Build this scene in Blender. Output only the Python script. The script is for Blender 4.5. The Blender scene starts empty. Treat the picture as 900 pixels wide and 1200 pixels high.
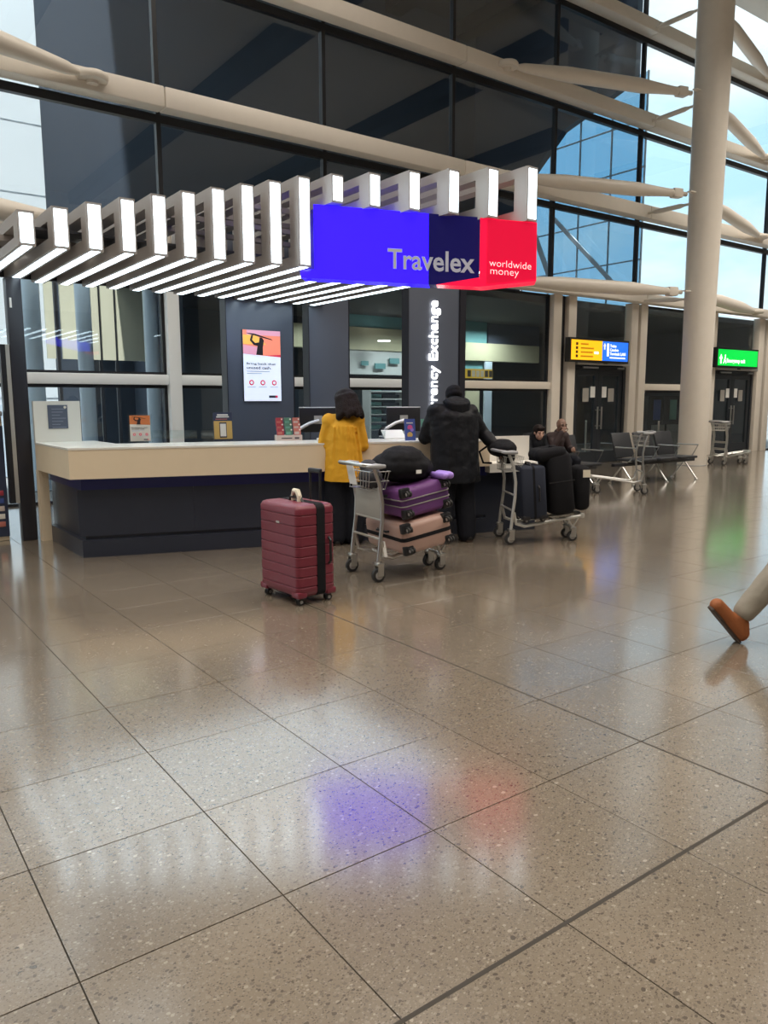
import bpy, bmesh, math, random
from mathutils import Vector, Matrix, Euler
random.seed(7)
scene = bpy.context.scene
COL = scene.collection

# ------------------------------------------------------------------ camera
F_PX, PITCH, ROLL, YAW, EYE = 898.0, -0.1432, -0.0025, 0.633, 1.497
cp, sp, cy, sy = math.cos(PITCH), math.sin(PITCH), math.cos(YAW), math.sin(YAW)
FWD = Vector((sy*cp, cy*cp, sp)); RGT = Vector((cy, -sy, 0)); UPV = RGT.cross(FWD)
cr, sr = math.cos(ROLL), math.sin(ROLL)
RX = RGT*cr + UPV*sr
UX = UPV*cr - RGT*sr
CAMP = Vector((0, 0, EYE))
cam_d = bpy.data.cameras.new('camera'); cam = bpy.data.objects.new('camera', cam_d); COL.objects.link(cam)
cam_d.sensor_fit = 'VERTICAL'; cam_d.sensor_height = 36.0; cam_d.lens = F_PX/1200.0*36.0
cam_d.clip_end = 400
m = Matrix.Identity(4)
for i, a in enumerate((RX, UX, -FWD)):
    m[0][i], m[1][i], m[2][i] = a
m.translation = CAMP
cam.matrix_world = m
scene.camera = cam

def ray(x, y): return RX*((x-450)/F_PX) + UX*(-(y-600)/F_PX) + FWD
def onz(x, y, z=0.0): d = ray(x, y); return CAMP + d*((z-EYE)/d.z)
def ony(x, y, Y): d = ray(x, y); return CAMP + d*(Y/d.y)
def onx(x, y, X): d = ray(x, y); return CAMP + d*(X/d.x)

# ------------------------------------------------------------------ view, world, light
vs = scene.view_settings
vs.view_transform = 'Standard'; vs.look = 'None'; vs.gamma = 1.0; vs.use_curve_mapping = False
vs.exposure = 0.30
world = bpy.data.worlds.new('sky'); scene.world = world; world.use_nodes = True
wn = world.node_tree; wn.nodes.clear()
def N(t, typ, **kw):
    n = t.nodes.new(typ)
    for k, v in kw.items():
        if k in ('operation', 'blend_type', 'data_type', 'feature', 'distance', 'interpolation_type', 'noise_dimensions', 'voronoi_dimensions', 'wave_type', 'bands_direction'): setattr(n, k, v)
        else: n.inputs[k].default_value = v
    return n
tc = N(wn, 'ShaderNodeTexCoord'); mp = N(wn, 'ShaderNodeMapping'); mp.inputs['Scale'].default_value = (1.0, 1.0, 2.6)
nz = N(wn, 'ShaderNodeTexNoise', Scale=2.6, Detail=6.0, Roughness=0.55)
cr_ = N(wn, 'ShaderNodeValToRGB')
cr_.color_ramp.elements[0].position = 0.38; cr_.color_ramp.elements[0].color = (0.56, 0.83, 1.0, 1)
cr_.color_ramp.elements[1].position = 0.56; cr_.color_ramp.elements[1].color = (0.95, 0.99, 1.0, 1)
bg = N(wn, 'ShaderNodeBackground', Strength=1.2); wo = N(wn, 'ShaderNodeOutputWorld')
wn.links.new(tc.outputs['Generated'], mp.inputs['Vector']); wn.links.new(mp.outputs['Vector'], nz.inputs['Vector'])
wn.links.new(nz.outputs['Fac'], cr_.inputs['Fac']); wn.links.new(cr_.outputs['Color'], bg.inputs['Color'])
wn.links.new(bg.outputs['Background'], wo.inputs['Surface'])

HALL_FILL = 150.0
def area(name, loc, sx, sy_, power, col, spread=180.0, rot=(0, 0, 0)):
    l = bpy.data.lights.new(name, 'AREA'); l.shape = 'RECTANGLE'; l.size = sx; l.size_y = sy_
    l.energy = power; l.color = col; l.spread = math.radians(spread)
    o = bpy.data.objects.new(name, l); COL.objects.link(o); o.location = loc; o.rotation_euler = rot
    return o
for lx, ly in [(x_, y_) for x_ in (-5.5, .5, 6.5) for y_ in (-3.5, 2.5, 8.0)] + [(12.5, -3.5), (12.8, 1.2), (16.8, 5.2), (19, -3), (20, 2), (21.5, 8.2)]:
    area('hall_fill_light', (lx, ly, 10.9), 3.0, 3.0, HALL_FILL*(1.7 if lx > 12 else 1.0), (1.0, 0.92, 0.82), 126)  # unseen ceiling area lights, added as fill for the hall
sun_d = bpy.data.lights.new('sun', 'SUN'); sun_d.energy = 9.0; sun_d.angle = math.radians(2); sun_d.color = (1, .97, .92)
sun = bpy.data.objects.new('sun', sun_d); COL.objects.link(sun); sun.rotation_euler = Vector((.06, math.cos(math.radians(75)), -math.sin(math.radians(75)))).to_track_quat('-Z', 'Y').to_euler()

# ------------------------------------------------------------------ materials
def pmat(name, col, rough=0.5, metal=0.0, spec=0.5, emit=None, estr=0.0, noise=0.0, nscale=6.0, bump=0.0, bscale=40.0, coat=0.0):
    mt = bpy.data.materials.new(name); mt.use_nodes = True; t = mt.node_tree
    b = t.nodes['Principled BSDF']
    b.inputs['Base Color'].default_value = (*col, 1); b.inputs['Roughness'].default_value = rough
    b.inputs['Metallic'].default_value = metal; b.inputs['Specular IOR Level'].default_value = spec
    b.inputs['Coat Weight'].default_value = coat
    if emit: b.inputs['Emission Color'].default_value = (*emit, 1); b.inputs['Emission Strength'].default_value = estr
    if noise or bump:
        g = N(t, 'ShaderNodeNewGeometry')
    if noise:
        n = N(t, 'ShaderNodeTexNoise', Scale=nscale, Detail=4.0); t.links.new(g.outputs['Position'], n.inputs['Vector'])
        mr = N(t, 'ShaderNodeMapRange'); mr.inputs['To Min'].default_value = 1-noise; mr.inputs['To Max'].default_value = 1+noise
        t.links.new(n.outputs['Fac'], mr.inputs['Value'])
        vm = N(t, 'ShaderNodeVectorMath', operation='SCALE'); vm.inputs[0].default_value = col
        t.links.new(mr.outputs['Result'], vm.inputs['Scale']); t.links.new(vm.outputs['Vector'], b.inputs['Base Color'])
    if bump:
        n2 = N(t, 'ShaderNodeTexNoise', Scale=bscale, Detail=3.0); t.links.new(g.outputs['Position'], n2.inputs['Vector'])
        bp = N(t, 'ShaderNodeBump', Strength=bump, Distance=0.01); t.links.new(n2.outputs['Fac'], bp.inputs['Height'])
        t.links.new(bp.outputs['Normal'], b.inputs['Normal'])
    return mt
def glassmat(name, tint, ior=1.5, rough=0.0, extra=0.0):
    mt = bpy.data.materials.new(name); mt.use_nodes = True; t = mt.node_tree; t.nodes.clear()
    tr = N(t, 'ShaderNodeBsdfTransparent'); tr.inputs['Color'].default_value = (*tint, 1)
    gl = N(t, 'ShaderNodeBsdfGlossy', Roughness=rough); gl.inputs['Color'].default_value = (1, 1, 1, 1)
    g = N(t, 'ShaderNodeNewGeometry'); dt = N(t, 'ShaderNodeVectorMath', operation='DOT_PRODUCT'); ab = N(t, 'ShaderNodeMath', operation='ABSOLUTE')
    om = N(t, 'ShaderNodeMath', operation='SUBTRACT'); om.inputs[0].default_value = 1.0; pw = N(t, 'ShaderNodeMath', operation='POWER'); pw.inputs[1].default_value = 5.0
    ma = N(t, 'ShaderNodeMath', operation='MULTIPLY_ADD'); f0 = ((ior-1)/(ior+1))**2; ma.inputs[1].default_value = 1-f0; ma.inputs[2].default_value = f0+extra; ma.use_clamp = True
    L = t.links.new; L(g.outputs['Normal'], dt.inputs[0]); L(g.outputs['Incoming'], dt.inputs[1]); L(dt.outputs['Value'], ab.inputs[0]); L(ab.outputs[0], om.inputs[1]); L(om.outputs[0], pw.inputs[0]); L(pw.outputs[0], ma.inputs[0])
    mx = N(t, 'ShaderNodeMixShader'); o = N(t, 'ShaderNodeOutputMaterial')
    t.links.new(ma.outputs[0], mx.inputs['Fac'])
    t.links.new(tr.outputs[0], mx.inputs[1]); t.links.new(gl.outputs[0], mx.inputs[2]); t.links.new(mx.outputs[0], o.inputs['Surface'])
    return mt
def terrazzo():
    mt = bpy.data.materials.new('terrazzo'); mt.use_nodes = True; t = mt.node_tree; b = t.nodes['Principled BSDF']
    g = N(t, 'ShaderNodeNewGeometry'); L = t.links.new
    nz = N(t, 'ShaderNodeTexNoise', Scale=1.3, Detail=3.0); L(g.outputs['Position'], nz.inputs['Vector'])
    rp = N(t, 'ShaderNodeValToRGB'); e = rp.color_ramp.elements
    e[0].position = .3; e[0].color = (0.168, 0.136, 0.100, 1); e[1].position = .7; e[1].color = (0.208, 0.168, 0.124, 1)
    L(nz.outputs['Fac'], rp.inputs['Fac'])
    oi = N(t, 'ShaderNodeObjectInfo'); mr0 = N(t, 'ShaderNodeMapRange'); mr0.inputs['To Min'].default_value = .93; mr0.inputs['To Max'].default_value = 1.07
    L(oi.outputs['Random'], mr0.inputs['Value'])
    vs0 = N(t, 'ShaderNodeVectorMath', operation='SCALE'); L(rp.outputs['Color'], vs0.inputs[0]); L(mr0.outputs['Result'], vs0.inputs['Scale'])
    cur = vs0.outputs['Vector']
    # fine speckle, small chips, big chips: real aggregate set in the stone
    for sc, thr, off, cols in ((190, .9, .22, ((.10, .08, .06), (.14, .115, .09), (.22, .185, .145), (.255, .215, .17))),
                          (75, .85, .30, ((.095, .075, .058), (.145, .12, .09), (.225, .188, .145), (.285, .245, .19))),
                          (30, .80, .50, ((.085, .068, .052), (.15, .12, .095), (.23, .19, .145), (.32, .275, .22)))):
        mpn = N(t, 'ShaderNodeMapping'); mpn.inputs['Rotation'].default_value = (0, 0, sc*.37); mpn.inputs['Scale'].default_value = (1, 1.25, 1)
        L(g.outputs['Position'], mpn.inputs['Vector'])
        w = N(t, 'ShaderNodeTexNoise', Scale=sc*.9, Detail=2.0); L(mpn.outputs['Vector'], w.inputs['Vector'])
        ws = N(t, 'ShaderNodeVectorMath', operation='SCALE'); ws.inputs['Scale'].default_value = .55/sc; L(w.outputs['Color'], ws.inputs[0])
        wa = N(t, 'ShaderNodeVectorMath', operation='ADD'); L(mpn.outputs['Vector'], wa.inputs[0]); L(ws.outputs['Vector'], wa.inputs[1])
        v = N(t, 'ShaderNodeTexVoronoi', Scale=float(sc)); L(wa.outputs['Vector'], v.inputs['Vector'])
        sx = N(t, 'ShaderNodeSeparateColor'); L(v.outputs['Color'], sx.inputs['Color'])
        mm = N(t, 'ShaderNodeMath', operation='MULTIPLY_ADD'); mm.inputs[1].default_value = thr; mm.inputs[2].default_value = -off
        L(sx.outputs['Red'], mm.inputs[0])
        lt = N(t, 'ShaderNodeMath', operation='LESS_THAN'); L(v.outputs['Distance'], lt.inputs[0]); L(mm.outputs[0], lt.inputs[1])
        r2 = N(t, 'ShaderNodeValToRGB'); r2.color_ramp.interpolation = 'CONSTANT'
        el = r2.color_ramp.elements
        el[0].position = 0; el[0].color = (*cols[0], 1); el[1].position = .28; el[1].color = (*cols[1], 1)
        for p_, c_ in ((.55, cols[2]), (.85, cols[3])):
            q = el.new(p_); q.color = (*c_, 1)
        L(sx.outputs['Green'], r2.inputs['Fac'])
        mx = N(t, 'ShaderNodeMix', data_type='RGBA'); L(lt.outputs[0], mx.inputs[0]); L(cur, mx.inputs[6]); L(r2.outputs['Color'], mx.inputs[7])
        cur = mx.outputs[2]
    L(cur, b.inputs['Base Color'])
    rn = N(t, 'ShaderNodeTexNoise', Scale=3.0, Detail=4.0); L(g.outputs['Position'], rn.inputs['Vector'])
    rm = N(t, 'ShaderNodeMapRange'); rm.inputs['To Min'].default_value = .13; rm.inputs['To Max'].default_value = .21
    L(rn.outputs['Fac'], rm.inputs['Value']); L(rm.outputs['Result'], b.inputs['Roughness'])
    b.inputs['Specular IOR Level'].default_value = 1.0
    b.inputs['Coat Weight'].default_value = .8; b.inputs['Coat Roughness'].default_value = .135; b.inputs['Coat IOR'].default_value = 1.6
    return mt

M = {}
M['terrazzo'] = terrazzo()
M['grout'] = pmat('grout', (.035, .028, .02), .8)
M['steel_paint'] = pmat('pale_painted_steel', (.80, .735, .645), .42, noise=.04)
M['post_paint'] = pmat('beige_painted_post', (.80, .73, .63), .45, noise=.04)
M['post_white'] = pmat('white_painted_post', (.84, .89, .91), .4)
M['black_metal'] = pmat('black_mullion', (.012, .013, .017), .4)
M['glass'] = glassmat('facade_glass', (.90, .95, .97), 1.5, 0.0, .02)
M['glass_blue'] = glassmat('blue_tinted_glass', (.50, .66, .76), 1.5, 0.0, .02)
M['acrylic'] = glassmat('clear_acrylic', (.93, .97, .97), 1.45, 0.0, .02)
M['dark_wall'] = pmat('dark_navy_cladding', (.050, .066, .094), .5, noise=.2, nscale=.6)
M['soffit'] = pmat('charcoal_soffit', (.05, .055, .065), .7)
M['door_dark'] = pmat('dark_door_frame', (.02, .024, .03), .35)
M['clad'] = pmat('white_cladding', (.78, .82, .86), .45, noise=.06, nscale=.7)
M['clad_beige'] = pmat('beige_cladding', (.70, .66, .50), .5, noise=.1, nscale=1.2)
M['clad_blue'] = pmat('pale_blue_column', (.58, .68, .78), .4)
M['ceil'] = pmat('hall_ceiling', (.76, .73, .68), .8)
M['hallwall'] = pmat('hall_wall', (.52, .50, .47), .7, noise=.15, nscale=.5)
M['beam_dark'] = pmat('dark_ceiling_beam', (.03, .03, .035), .6)
M['slat'] = pmat('taupe_slat', (.36, .33, .31), .45)
M['lamp'] = pmat('led_strip', (.9, .9, .9), .4, emit=(.74, .91, 1.0), estr=4.4)
M['lampdim'] = pmat('led_disc', (.9, .9, .9), .4, emit=(1, .95, .86), estr=4.0)
M['blue_lit'] = pmat('lit_blue_sign', (.03, .01, .6), .15, emit=(.020, .006, 1.0), estr=1.7)
M['navy_gloss'] = pmat('glossy_navy_sign', (.010, .010, .05), .06, coat=.6, emit=(.004, .002, .09), estr=.5)
M['red_lit'] = pmat('lit_red_sign', (.6, .006, .03), .2, emit=(.80, .006, .045), estr=.95)
M['letter_grey'] = pmat('grey_lettering', (.45, .45, .50), .3, metal=.2, emit=(.5, .5, .55), estr=.22)
M['letter_white'] = pmat('white_lettering', (.85, .85, .85), .4, emit=(1, 1, 1), estr=.55)
M['letter_lit'] = pmat('lit_white_letters', (.9, .9, .9), .4, emit=(1, 1, 1), estr=2.2)
M['counter_beige'] = pmat('beige_solid_surface', (.80, .67, .485), .38, noise=.03)
M['counter_white'] = pmat('white_solid_surface', (.80, .78, .71), .25)
M['counter_navy'] = pmat('dark_navy_laminate', (.026, .031, .048), .3, noise=.1)
M['counter_glow'] = pmat('painted_blue_glow', (.016, .02, .13), .35)  # colour stands in for the blue glow below the fascia
M['panel_slate'] = pmat('slate_panel', (.10, .115, .15), .32, noise=.08, nscale=1.5)
M['panel_edge'] = pmat('slate_panel_edge', (.02, .02, .028), .4)
M['chrome'] = pmat('brushed_steel', (.58, .57, .54), .32, metal=1.0)
M['steel_light'] = pmat('pale_grey_steel', (.55, .54, .5), .42, metal=.6)
M['grey_plastic'] = pmat('grey_plastic', (.30, .30, .30), .5)
M['grey_board'] = pmat('grey_board', (.36, .34, .30), .5, noise=.08, nscale=12)
M['rubber'] = pmat('black_rubber', (.02, .02, .02), .7)
M['hub'] = pmat('wheel_hub_grey', (.33, .31, .29), .5)
M['maroon'] = pmat('maroon_shell', (.165, .022, .038), .36, bump=.08, bscale=600)
M['black_fabric'] = pmat('black_fabric', (.012, .012, .014), .85, spec=.15, bump=.35, bscale=180)
M['black_plastic'] = pmat('black_plastic', (.014, .014, .016), .4)
M['purple'] = pmat('purple_fabric', (.15, .045, .20), .55, bump=.2, bscale=250)
M['purple_dark'] = pmat('dark_purple_fabric', (.075, .02, .11), .6, bump=.2, bscale=250)
M['piping'] = pmat('grey_piping', (.34, .32, .30), .6)
M['rose'] = pmat('rose_gold_shell', (.42, .27, .22), .38)
M['navy_case'] = pmat('navy_suitcase_fabric', (.028, .033, .048), .7, spec=.15, bump=.2, bscale=220)
M['cream'] = pmat('cream_strap', (.72, .66, .52), .6)
M['paper'] = pmat('white_paper', (.80, .79, .75), .6)
M['skin_a'] = pmat('skin_light', (.58, .34, .25), .5)
M['skin_b'] = pmat('skin_brown', (.20, .11, .075), .5)
M['hair'] = pmat('dark_brown_hair', (.016, .010, .009), .62, spec=.15, bump=.5, bscale=90)
M['yellow'] = pmat('mustard_cloth', (.72, .36, .012), .75, bump=.3, bscale=30)
M['jacket'] = pmat('black_jacket_cloth', (.011, .012, .015), .5, spec=.15, bump=.35, bscale=28)
M['trouser_black'] = pmat('black_trousers', (.012, .013, .018), .8, spec=.15, bump=.3, bscale=22)
M['trouser_tan'] = pmat('stone_trousers', (.27, .24, .19), .8, bump=.3, bscale=20)
M['shoe_brown'] = pmat('tan_suede', (.28, .085, .022), .7, bump=.2, bscale=90)
M['shoe_dark'] = pmat('black_shoe', (.015, .014, .014), .5)
M['sole'] = pmat('dark_sole', (.05, .03, .02), .7)
M['red_knit'] = pmat('dark_red_knit', (.03, .016, .016), .8)
M['seat_black'] = pmat('black_seat_leather', (.018, .019, .022), .5)
M['screen_black'] = pmat('black_screen', (.008, .008, .010), .2)
M['white_plastic'] = pmat('white_plastic', (.74, .74, .73), .35)
M['eye'] = pmat('dark_eye', (.02, .012, .01), .3)
def flat(name, c, e=0.0): M[name] = pmat(name, c, .45, emit=c if e else None, estr=e)
flat('p_white', (.72, .78, .90), .55); flat('p_orange', (.85, .36, .10), .45); flat('p_coral', (.86, .25, .16), .5); flat('p_pink', (.72, .34, .46), .45)
flat('p_yellow', (.9, .5, .10), .45); flat('p_black', (.02, .015, .02)); flat('p_text', (.05, .05, .08)); flat('p_red', (.70, .03, .09), .3); flat('p_grey', (.42, .46, .55), .2)
flat('c_white', (.80, .76, .68)); flat('c_orange', (.72, .22, .07)); flat('c_navy', (.035, .045, .085)); flat('c_gold', (.62, .40, .12)); flat('c_text', (.06, .05, .06))
flat('c_notice', (.10, .12, .17)); flat('c_noticeline', (.22, .25, .32)); flat('c_red', (.42, .05, .07)); flat('c_green', (.10, .24, .16)); flat('c_coral', (.55, .18, .14)); flat('c_pale', (.62, .52, .46))
flat('c_mint', (.16, .40, .30)); flat('c_blue', (.06, .10, .32)); flat('c_pinkdot', (.70, .12, .30)); flat('c_lilac', (.36, .22, .66))
flat('s_yellow', (.95, .48, .01), .85); flat('s_blue', (.02, .16, .85), .85); flat('s_green', (.0, .62, .06), .75); flat('s_white', (.95, .95, .95), .9); flat('s_dark', (.10, .06, .01))
flat('b_teal', (.16, .36, .38)); flat('b_cream', (.62, .58, .40)); flat('b_white', (.70, .72, .72)); flat('b_yellow', (.75, .50, .06), .25)

# ------------------------------------------------------------------ mesh helpers
class MB:
    def __init__(s): s.v = []; s.f = []; s.sm = []
    def add(s, vs_, fs, smooth=False):
        o = len(s.v); s.v += [Vector(p) for p in vs_]
        for f in fs: s.f.append([i+o for i in f]); s.sm.append(smooth)
        return s
    def box(s, lo, hi, mat=None):
        x0, y0, z0 = lo; x1, y1, z1 = hi
        v = [Vector(p) for p in ((x0,y0,z0),(x1,y0,z0),(x1,y1,z0),(x0,y1,z0),(x0,y0,z1),(x1,y0,z1),(x1,y1,z1),(x0,y1,z1))]
        if mat is not None: v = [mat @ p for p in v]
        return s.add(v, ((0,3,2,1),(4,5,6,7),(0,1,5,4),(1,2,6,5),(2,3,7,6),(3,0,4,7)))
    def cbox(s, lo, hi, c, mat=None):           # box with chamfered edges
        bm = bmesh.new(); bmesh.ops.create_cube(bm, size=1)
        for v in bm.verts: v.co = Vector([lo[i]+(v.co[i]+.5)*(hi[i]-lo[i]) for i in range(3)])
        bmesh.ops.bevel(bm, geom=bm.edges[:], offset=c, segments=2, profile=.5, affect='EDGES')
        bm.verts.index_update()
        vs_ = [(mat @ v.co) if mat is not None else v.co.copy() for v in bm.verts]; fs = [[v.index for v in f.verts] for f in bm.faces]
        bm.free(); return s.add(vs_, fs, True)
    def prism(s, poly, z0, z1):                  # plan polygon (ccw), bottom to top
        n = len(poly); v = [(p[0], p[1], z0) for p in poly] + [(p[0], p[1], z1) for p in poly]
        return s.add(v, [list(range(n))[::-1], list(range(n, 2*n))] + [(i, (i+1) % n, n+(i+1) % n, n+i) for i in range(n)])
    def slab(s, pts, off):                       # any planar polygon given thickness along vector off
        n = len(pts); o = Vector(off); v = [Vector(p) for p in pts] + [Vector(p)+o for p in pts]
        return s.add(v, [list(range(n)), list(range(n, 2*n))[::-1]] + [(i, n+i, n+(i+1) % n, (i+1) % n) for i in range(n)])
    def tube(s, path, r, n=10, cap=True):
        path = [Vector(p) for p in path]; rs = r if isinstance(r, (list, tuple)) else [r]*len(path)
        vs_, fs = [], []; prev = None
        for i, p in enumerate(path):
            t = (path[min(i+1, len(path)-1)] - path[max(i-1, 0)]).normalized()
            a = prev if prev is not None else (Vector((0, 0, 1)) if abs(t.z) < .9 else Vector((1, 0, 0)))
            a = (a - t*a.dot(t)).normalized(); b = t.cross(a); prev = a
            for k in range(n):
                q = 2*math.pi*k/n; vs_.append(p + (a*math.cos(q) + b*math.sin(q))*rs[i])
        for i in range(len(path)-1):
            for k in range(n): fs.append((i*n+k, i*n+(k+1) % n, (i+1)*n+(k+1) % n, (i+1)*n+k))
        if cap: fs.append(list(range(n))[::-1]); fs.append([(len(path)-1)*n+k for k in range(n)])
        return s.add(vs_, fs, True)
    def ell(s, c, r, mat=None, seg=14):
        bm = bmesh.new(); bmesh.ops.create_uvsphere(bm, u_segments=seg, v_segments=max(6, seg//2), radius=1)
        bm.verts.index_update()
        vs_ = [Vector((v.co.x*r[0], v.co.y*r[1], v.co.z*r[2])) for v in bm.verts]
        if mat is not None: vs_ = [mat @ p for p in vs_]
        vs_ = [p + Vector(c) for p in vs_]
        fs = [[v.index for v in f.verts] for f in bm.faces]; bm.free(); return s.add(vs_, fs, True)
    def cap(s, p0, p1, r0, r1, seg=12, flat=None):
        p0, p1 = Vector(p0), Vector(p1); ax = (p1-p0)
        L = ax.length or 1e-6; ax = ax/L
        bm = bmesh.new(); bmesh.ops.create_uvsphere(bm, u_segments=seg, v_segments=10, radius=1); bm.verts.index_update()
        q = Vector((0, 0, 1)).rotation_difference(ax).to_matrix()
        vs_ = []
        for v in bm.verts:
            d = q @ v.co
            if v.co.z > 1e-4: vs_.append(p1 + d*r1)
            elif v.co.z < -1e-4: vs_.append(p0 + d*r0)
            else: vs_.append((p0+p1)/2 + d*(r0+r1)/2)
        fs = [[v.index for v in f.verts] for f in bm.faces]; bm.free(); return s.add(vs_, fs, True)
    def lathe(s, prof, n=20, mat=None):
        vs_, fs = [], []
        for (r, z) in prof:
            for k in range(n): q = 2*math.pi*k/n; vs_.append(Vector((r*math.cos(q), r*math.sin(q), z)))
        for i in range(len(prof)-1):
            for k in range(n): fs.append((i*n+k, i*n+(k+1) % n, (i+1)*n+(k+1) % n, (i+1)*n+k))
        fs.append(list(range(n))[::-1]); fs.append([(len(prof)-1)*n+k for k in range(n)])
        if mat is not None: vs_ = [mat @ p for p in vs_]
        return s.add(vs_, fs, True)
    def loft(s, rings, smooth=True):
        n = len(rings[0]); vs_ = [p for r in rings for p in r]; fs = []
        for i in range(len(rings)-1):
            for k in range(n): fs.append((i*n+k, i*n+(k+1) % n, (i+1)*n+(k+1) % n, (i+1)*n+k))
        fs.append(list(range(n))[::-1]); fs.append([(len(rings)-1)*n+k for k in range(n)])
        return s.add(vs_, fs, smooth)
def me_from(mb, name, mat, shift=None):
    me = bpy.data.meshes.new(name)
    vs_ = [v - shift for v in mb.v] if shift is not None else mb.v
    me.from_pydata([tuple(v) for v in vs_], [], mb.f); me.update()
    me.polygons.foreach_set('use_smooth', mb.sm)
    if any(mb.sm):
        try: me.set_sharp_from_angle(angle=math.radians(38))
        except Exception: pass
    if mat: me.materials.append(mat)
    return me
def obj(name, mb, mat, parent=None, world=False):
    """world=True: vertices are given in world space and moved into the (unrotated) parent's space."""
    mat = M[mat] if isinstance(mat, str) else mat
    sh = parent_loc(parent) if (world and parent is not None) else None
    o = bpy.data.objects.new(name, me_from(mb, name, mat, sh)); COL.objects.link(o)
    if parent is not None: o.parent = parent
    return o
def parent_loc(p):
    v = Vector((0, 0, 0))
    while p is not None: v += p.location; p = p.parent
    return v
def tag(o, label=None, cat=None, group=None, kind=None):
    if label: o['label'] = label
    if cat: o['category'] = cat
    if group: o['group'] = group
    if kind: o['kind'] = kind
    return o
def thing(name, label, cat, loc=(0, 0, 0), rotz=0.0, group=None):
    o = bpy.data.objects.new(name, None); COL.objects.link(o); o.empty_display_size = .1
    o.location = loc; o.rotation_euler = (0, 0, rotz)
    return tag(o, label, cat, group)
def struct(name, mb, mat, parent=None, label=None):
    o = obj(name, mb, mat, parent)
    if parent is None: o['kind'] = 'structure'
    if label: o['label'] = label
    return o
def copy_tree(o, parent=None):
    c = o.copy(); COL.objects.link(c); c.parent = parent
    for ch in list(o.children): copy_tree(ch, c)
    return c
def text_mb(body, size, bold=0.0, ext=0.003, space=1.0, align='LEFT'):
    cu = bpy.data.curves.new('t', 'FONT'); cu.body = body; cu.size = size; cu.extrude = ext; cu.offset = bold; cu.space_character = space; cu.align_x = align
    cu.resolution_u = 3
    to = bpy.data.objects.new('t', cu); COL.objects.link(to)
    dg = bpy.context.evaluated_depsgraph_get(); me = bpy.data.meshes.new_from_object(to.evaluated_get(dg))
    mb = MB(); mb.add([v.co.copy() for v in me.vertices], [list(p.vertices) for p in me.polygons])
    bpy.data.objects.remove(to); bpy.data.curves.remove(cu); bpy.data.meshes.remove(me)
    return mb
def letters(mb):
    """one MB per letter: connected shells whose x ranges overlap belong together"""
    n = len(mb.v); par = list(range(n))
    def find(a):
        while par[a] != a: par[a] = par[par[a]]; a = par[a]
        return a
    for f in mb.f:
        for k in f[1:]: par[find(k)] = find(f[0])
    comp = {}
    for i in range(n): comp.setdefault(find(i), []).append(i)
    iv = sorted((min(mb.v[i].x for i in c), max(mb.v[i].x for i in c), k) for k, c in comp.items())
    groups = []
    for a, b_, k in iv:
        if groups and min(b_, groups[-1][1])-a > .5*min(b_-a, groups[-1][1]-groups[-1][0]): groups[-1][1] = max(groups[-1][1], b_); groups[-1][2].add(k)
        else: groups.append([a, b_, {k}])
    out = []
    for _, _, ks in groups:
        ids = [i for k in ks for i in comp[k]]; mp_l = {i: q for q, i in enumerate(ids)}; m_ = MB()
        m_.add([mb.v[i] for i in ids], [[mp_l[i] for i in f] for f in mb.f if f[0] in mp_l]); out.append(m_)
    return out
def place(mb, mat):
    mb.v = [mat @ v for v in mb.v]; return mb
def frame_mat(o, xd, yd):
    """maps text space (x right, y up, z out) to world"""
    x = Vector(xd); y = Vector(yd); z = x.normalized().cross(y.normalized()).normalized()
    m_ = Matrix.Identity(4)
    for i, a in enumerate((x, y, z)): m_[0][i], m_[1][i], m_[2][i] = a
    m_.translation = Vector(o); return m_
def fit(mb, w=None, h=None):
    xs = [v.x for v in mb.v]; ys = [v.y for v in mb.v]
    sx_ = w/(max(xs)-min(xs)) if w else 1; sy2 = h/(max(ys)-min(ys)) if h else sx_
    if not w: sx_ = sy2
    x0 = min(xs)
    mb.v = [Vector(((v.x-x0)*sx_, v.y*sy2, v.z)) for v in mb.v]; return mb
def blob(name, mb, voxel, smooth, mat, parent=None, noise=0.0, nsc=9.0):
    tmp = bpy.data.objects.new('tmp', me_from(mb, 'tmp', None)); COL.objects.link(tmp)
    r = tmp.modifiers.new('r', 'REMESH'); r.mode = 'VOXEL'; r.voxel_size = voxel; r.use_smooth_shade = True
    s = tmp.modifiers.new('s', 'SMOOTH'); s.factor = .5; s.iterations = smooth
    if noise:
        tx = bpy.data.textures.new('cl', 'CLOUDS'); tx.noise_scale = 1.0/nsc; tx.noise_depth = 2
        d = tmp.modifiers.new('d', 'DISPLACE'); d.texture = tx; d.strength = noise; d.mid_level = .5; d.texture_coords = 'LOCAL'
    dg = bpy.context.evaluated_depsgraph_get(); me = bpy.data.meshes.new_from_object(tmp.evaluated_get(dg))
    bpy.data.objects.remove(tmp)
    me.name = name; me.materials.clear(); me.materials.append(M[mat] if isinstance(mat, str) else mat)
    me.polygons.foreach_set('use_smooth', [True]*len(me.polygons))
    o = bpy.data.objects.new(name, me); COL.objects.link(o)
    if parent is not None: o.parent = parent
    return o

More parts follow.
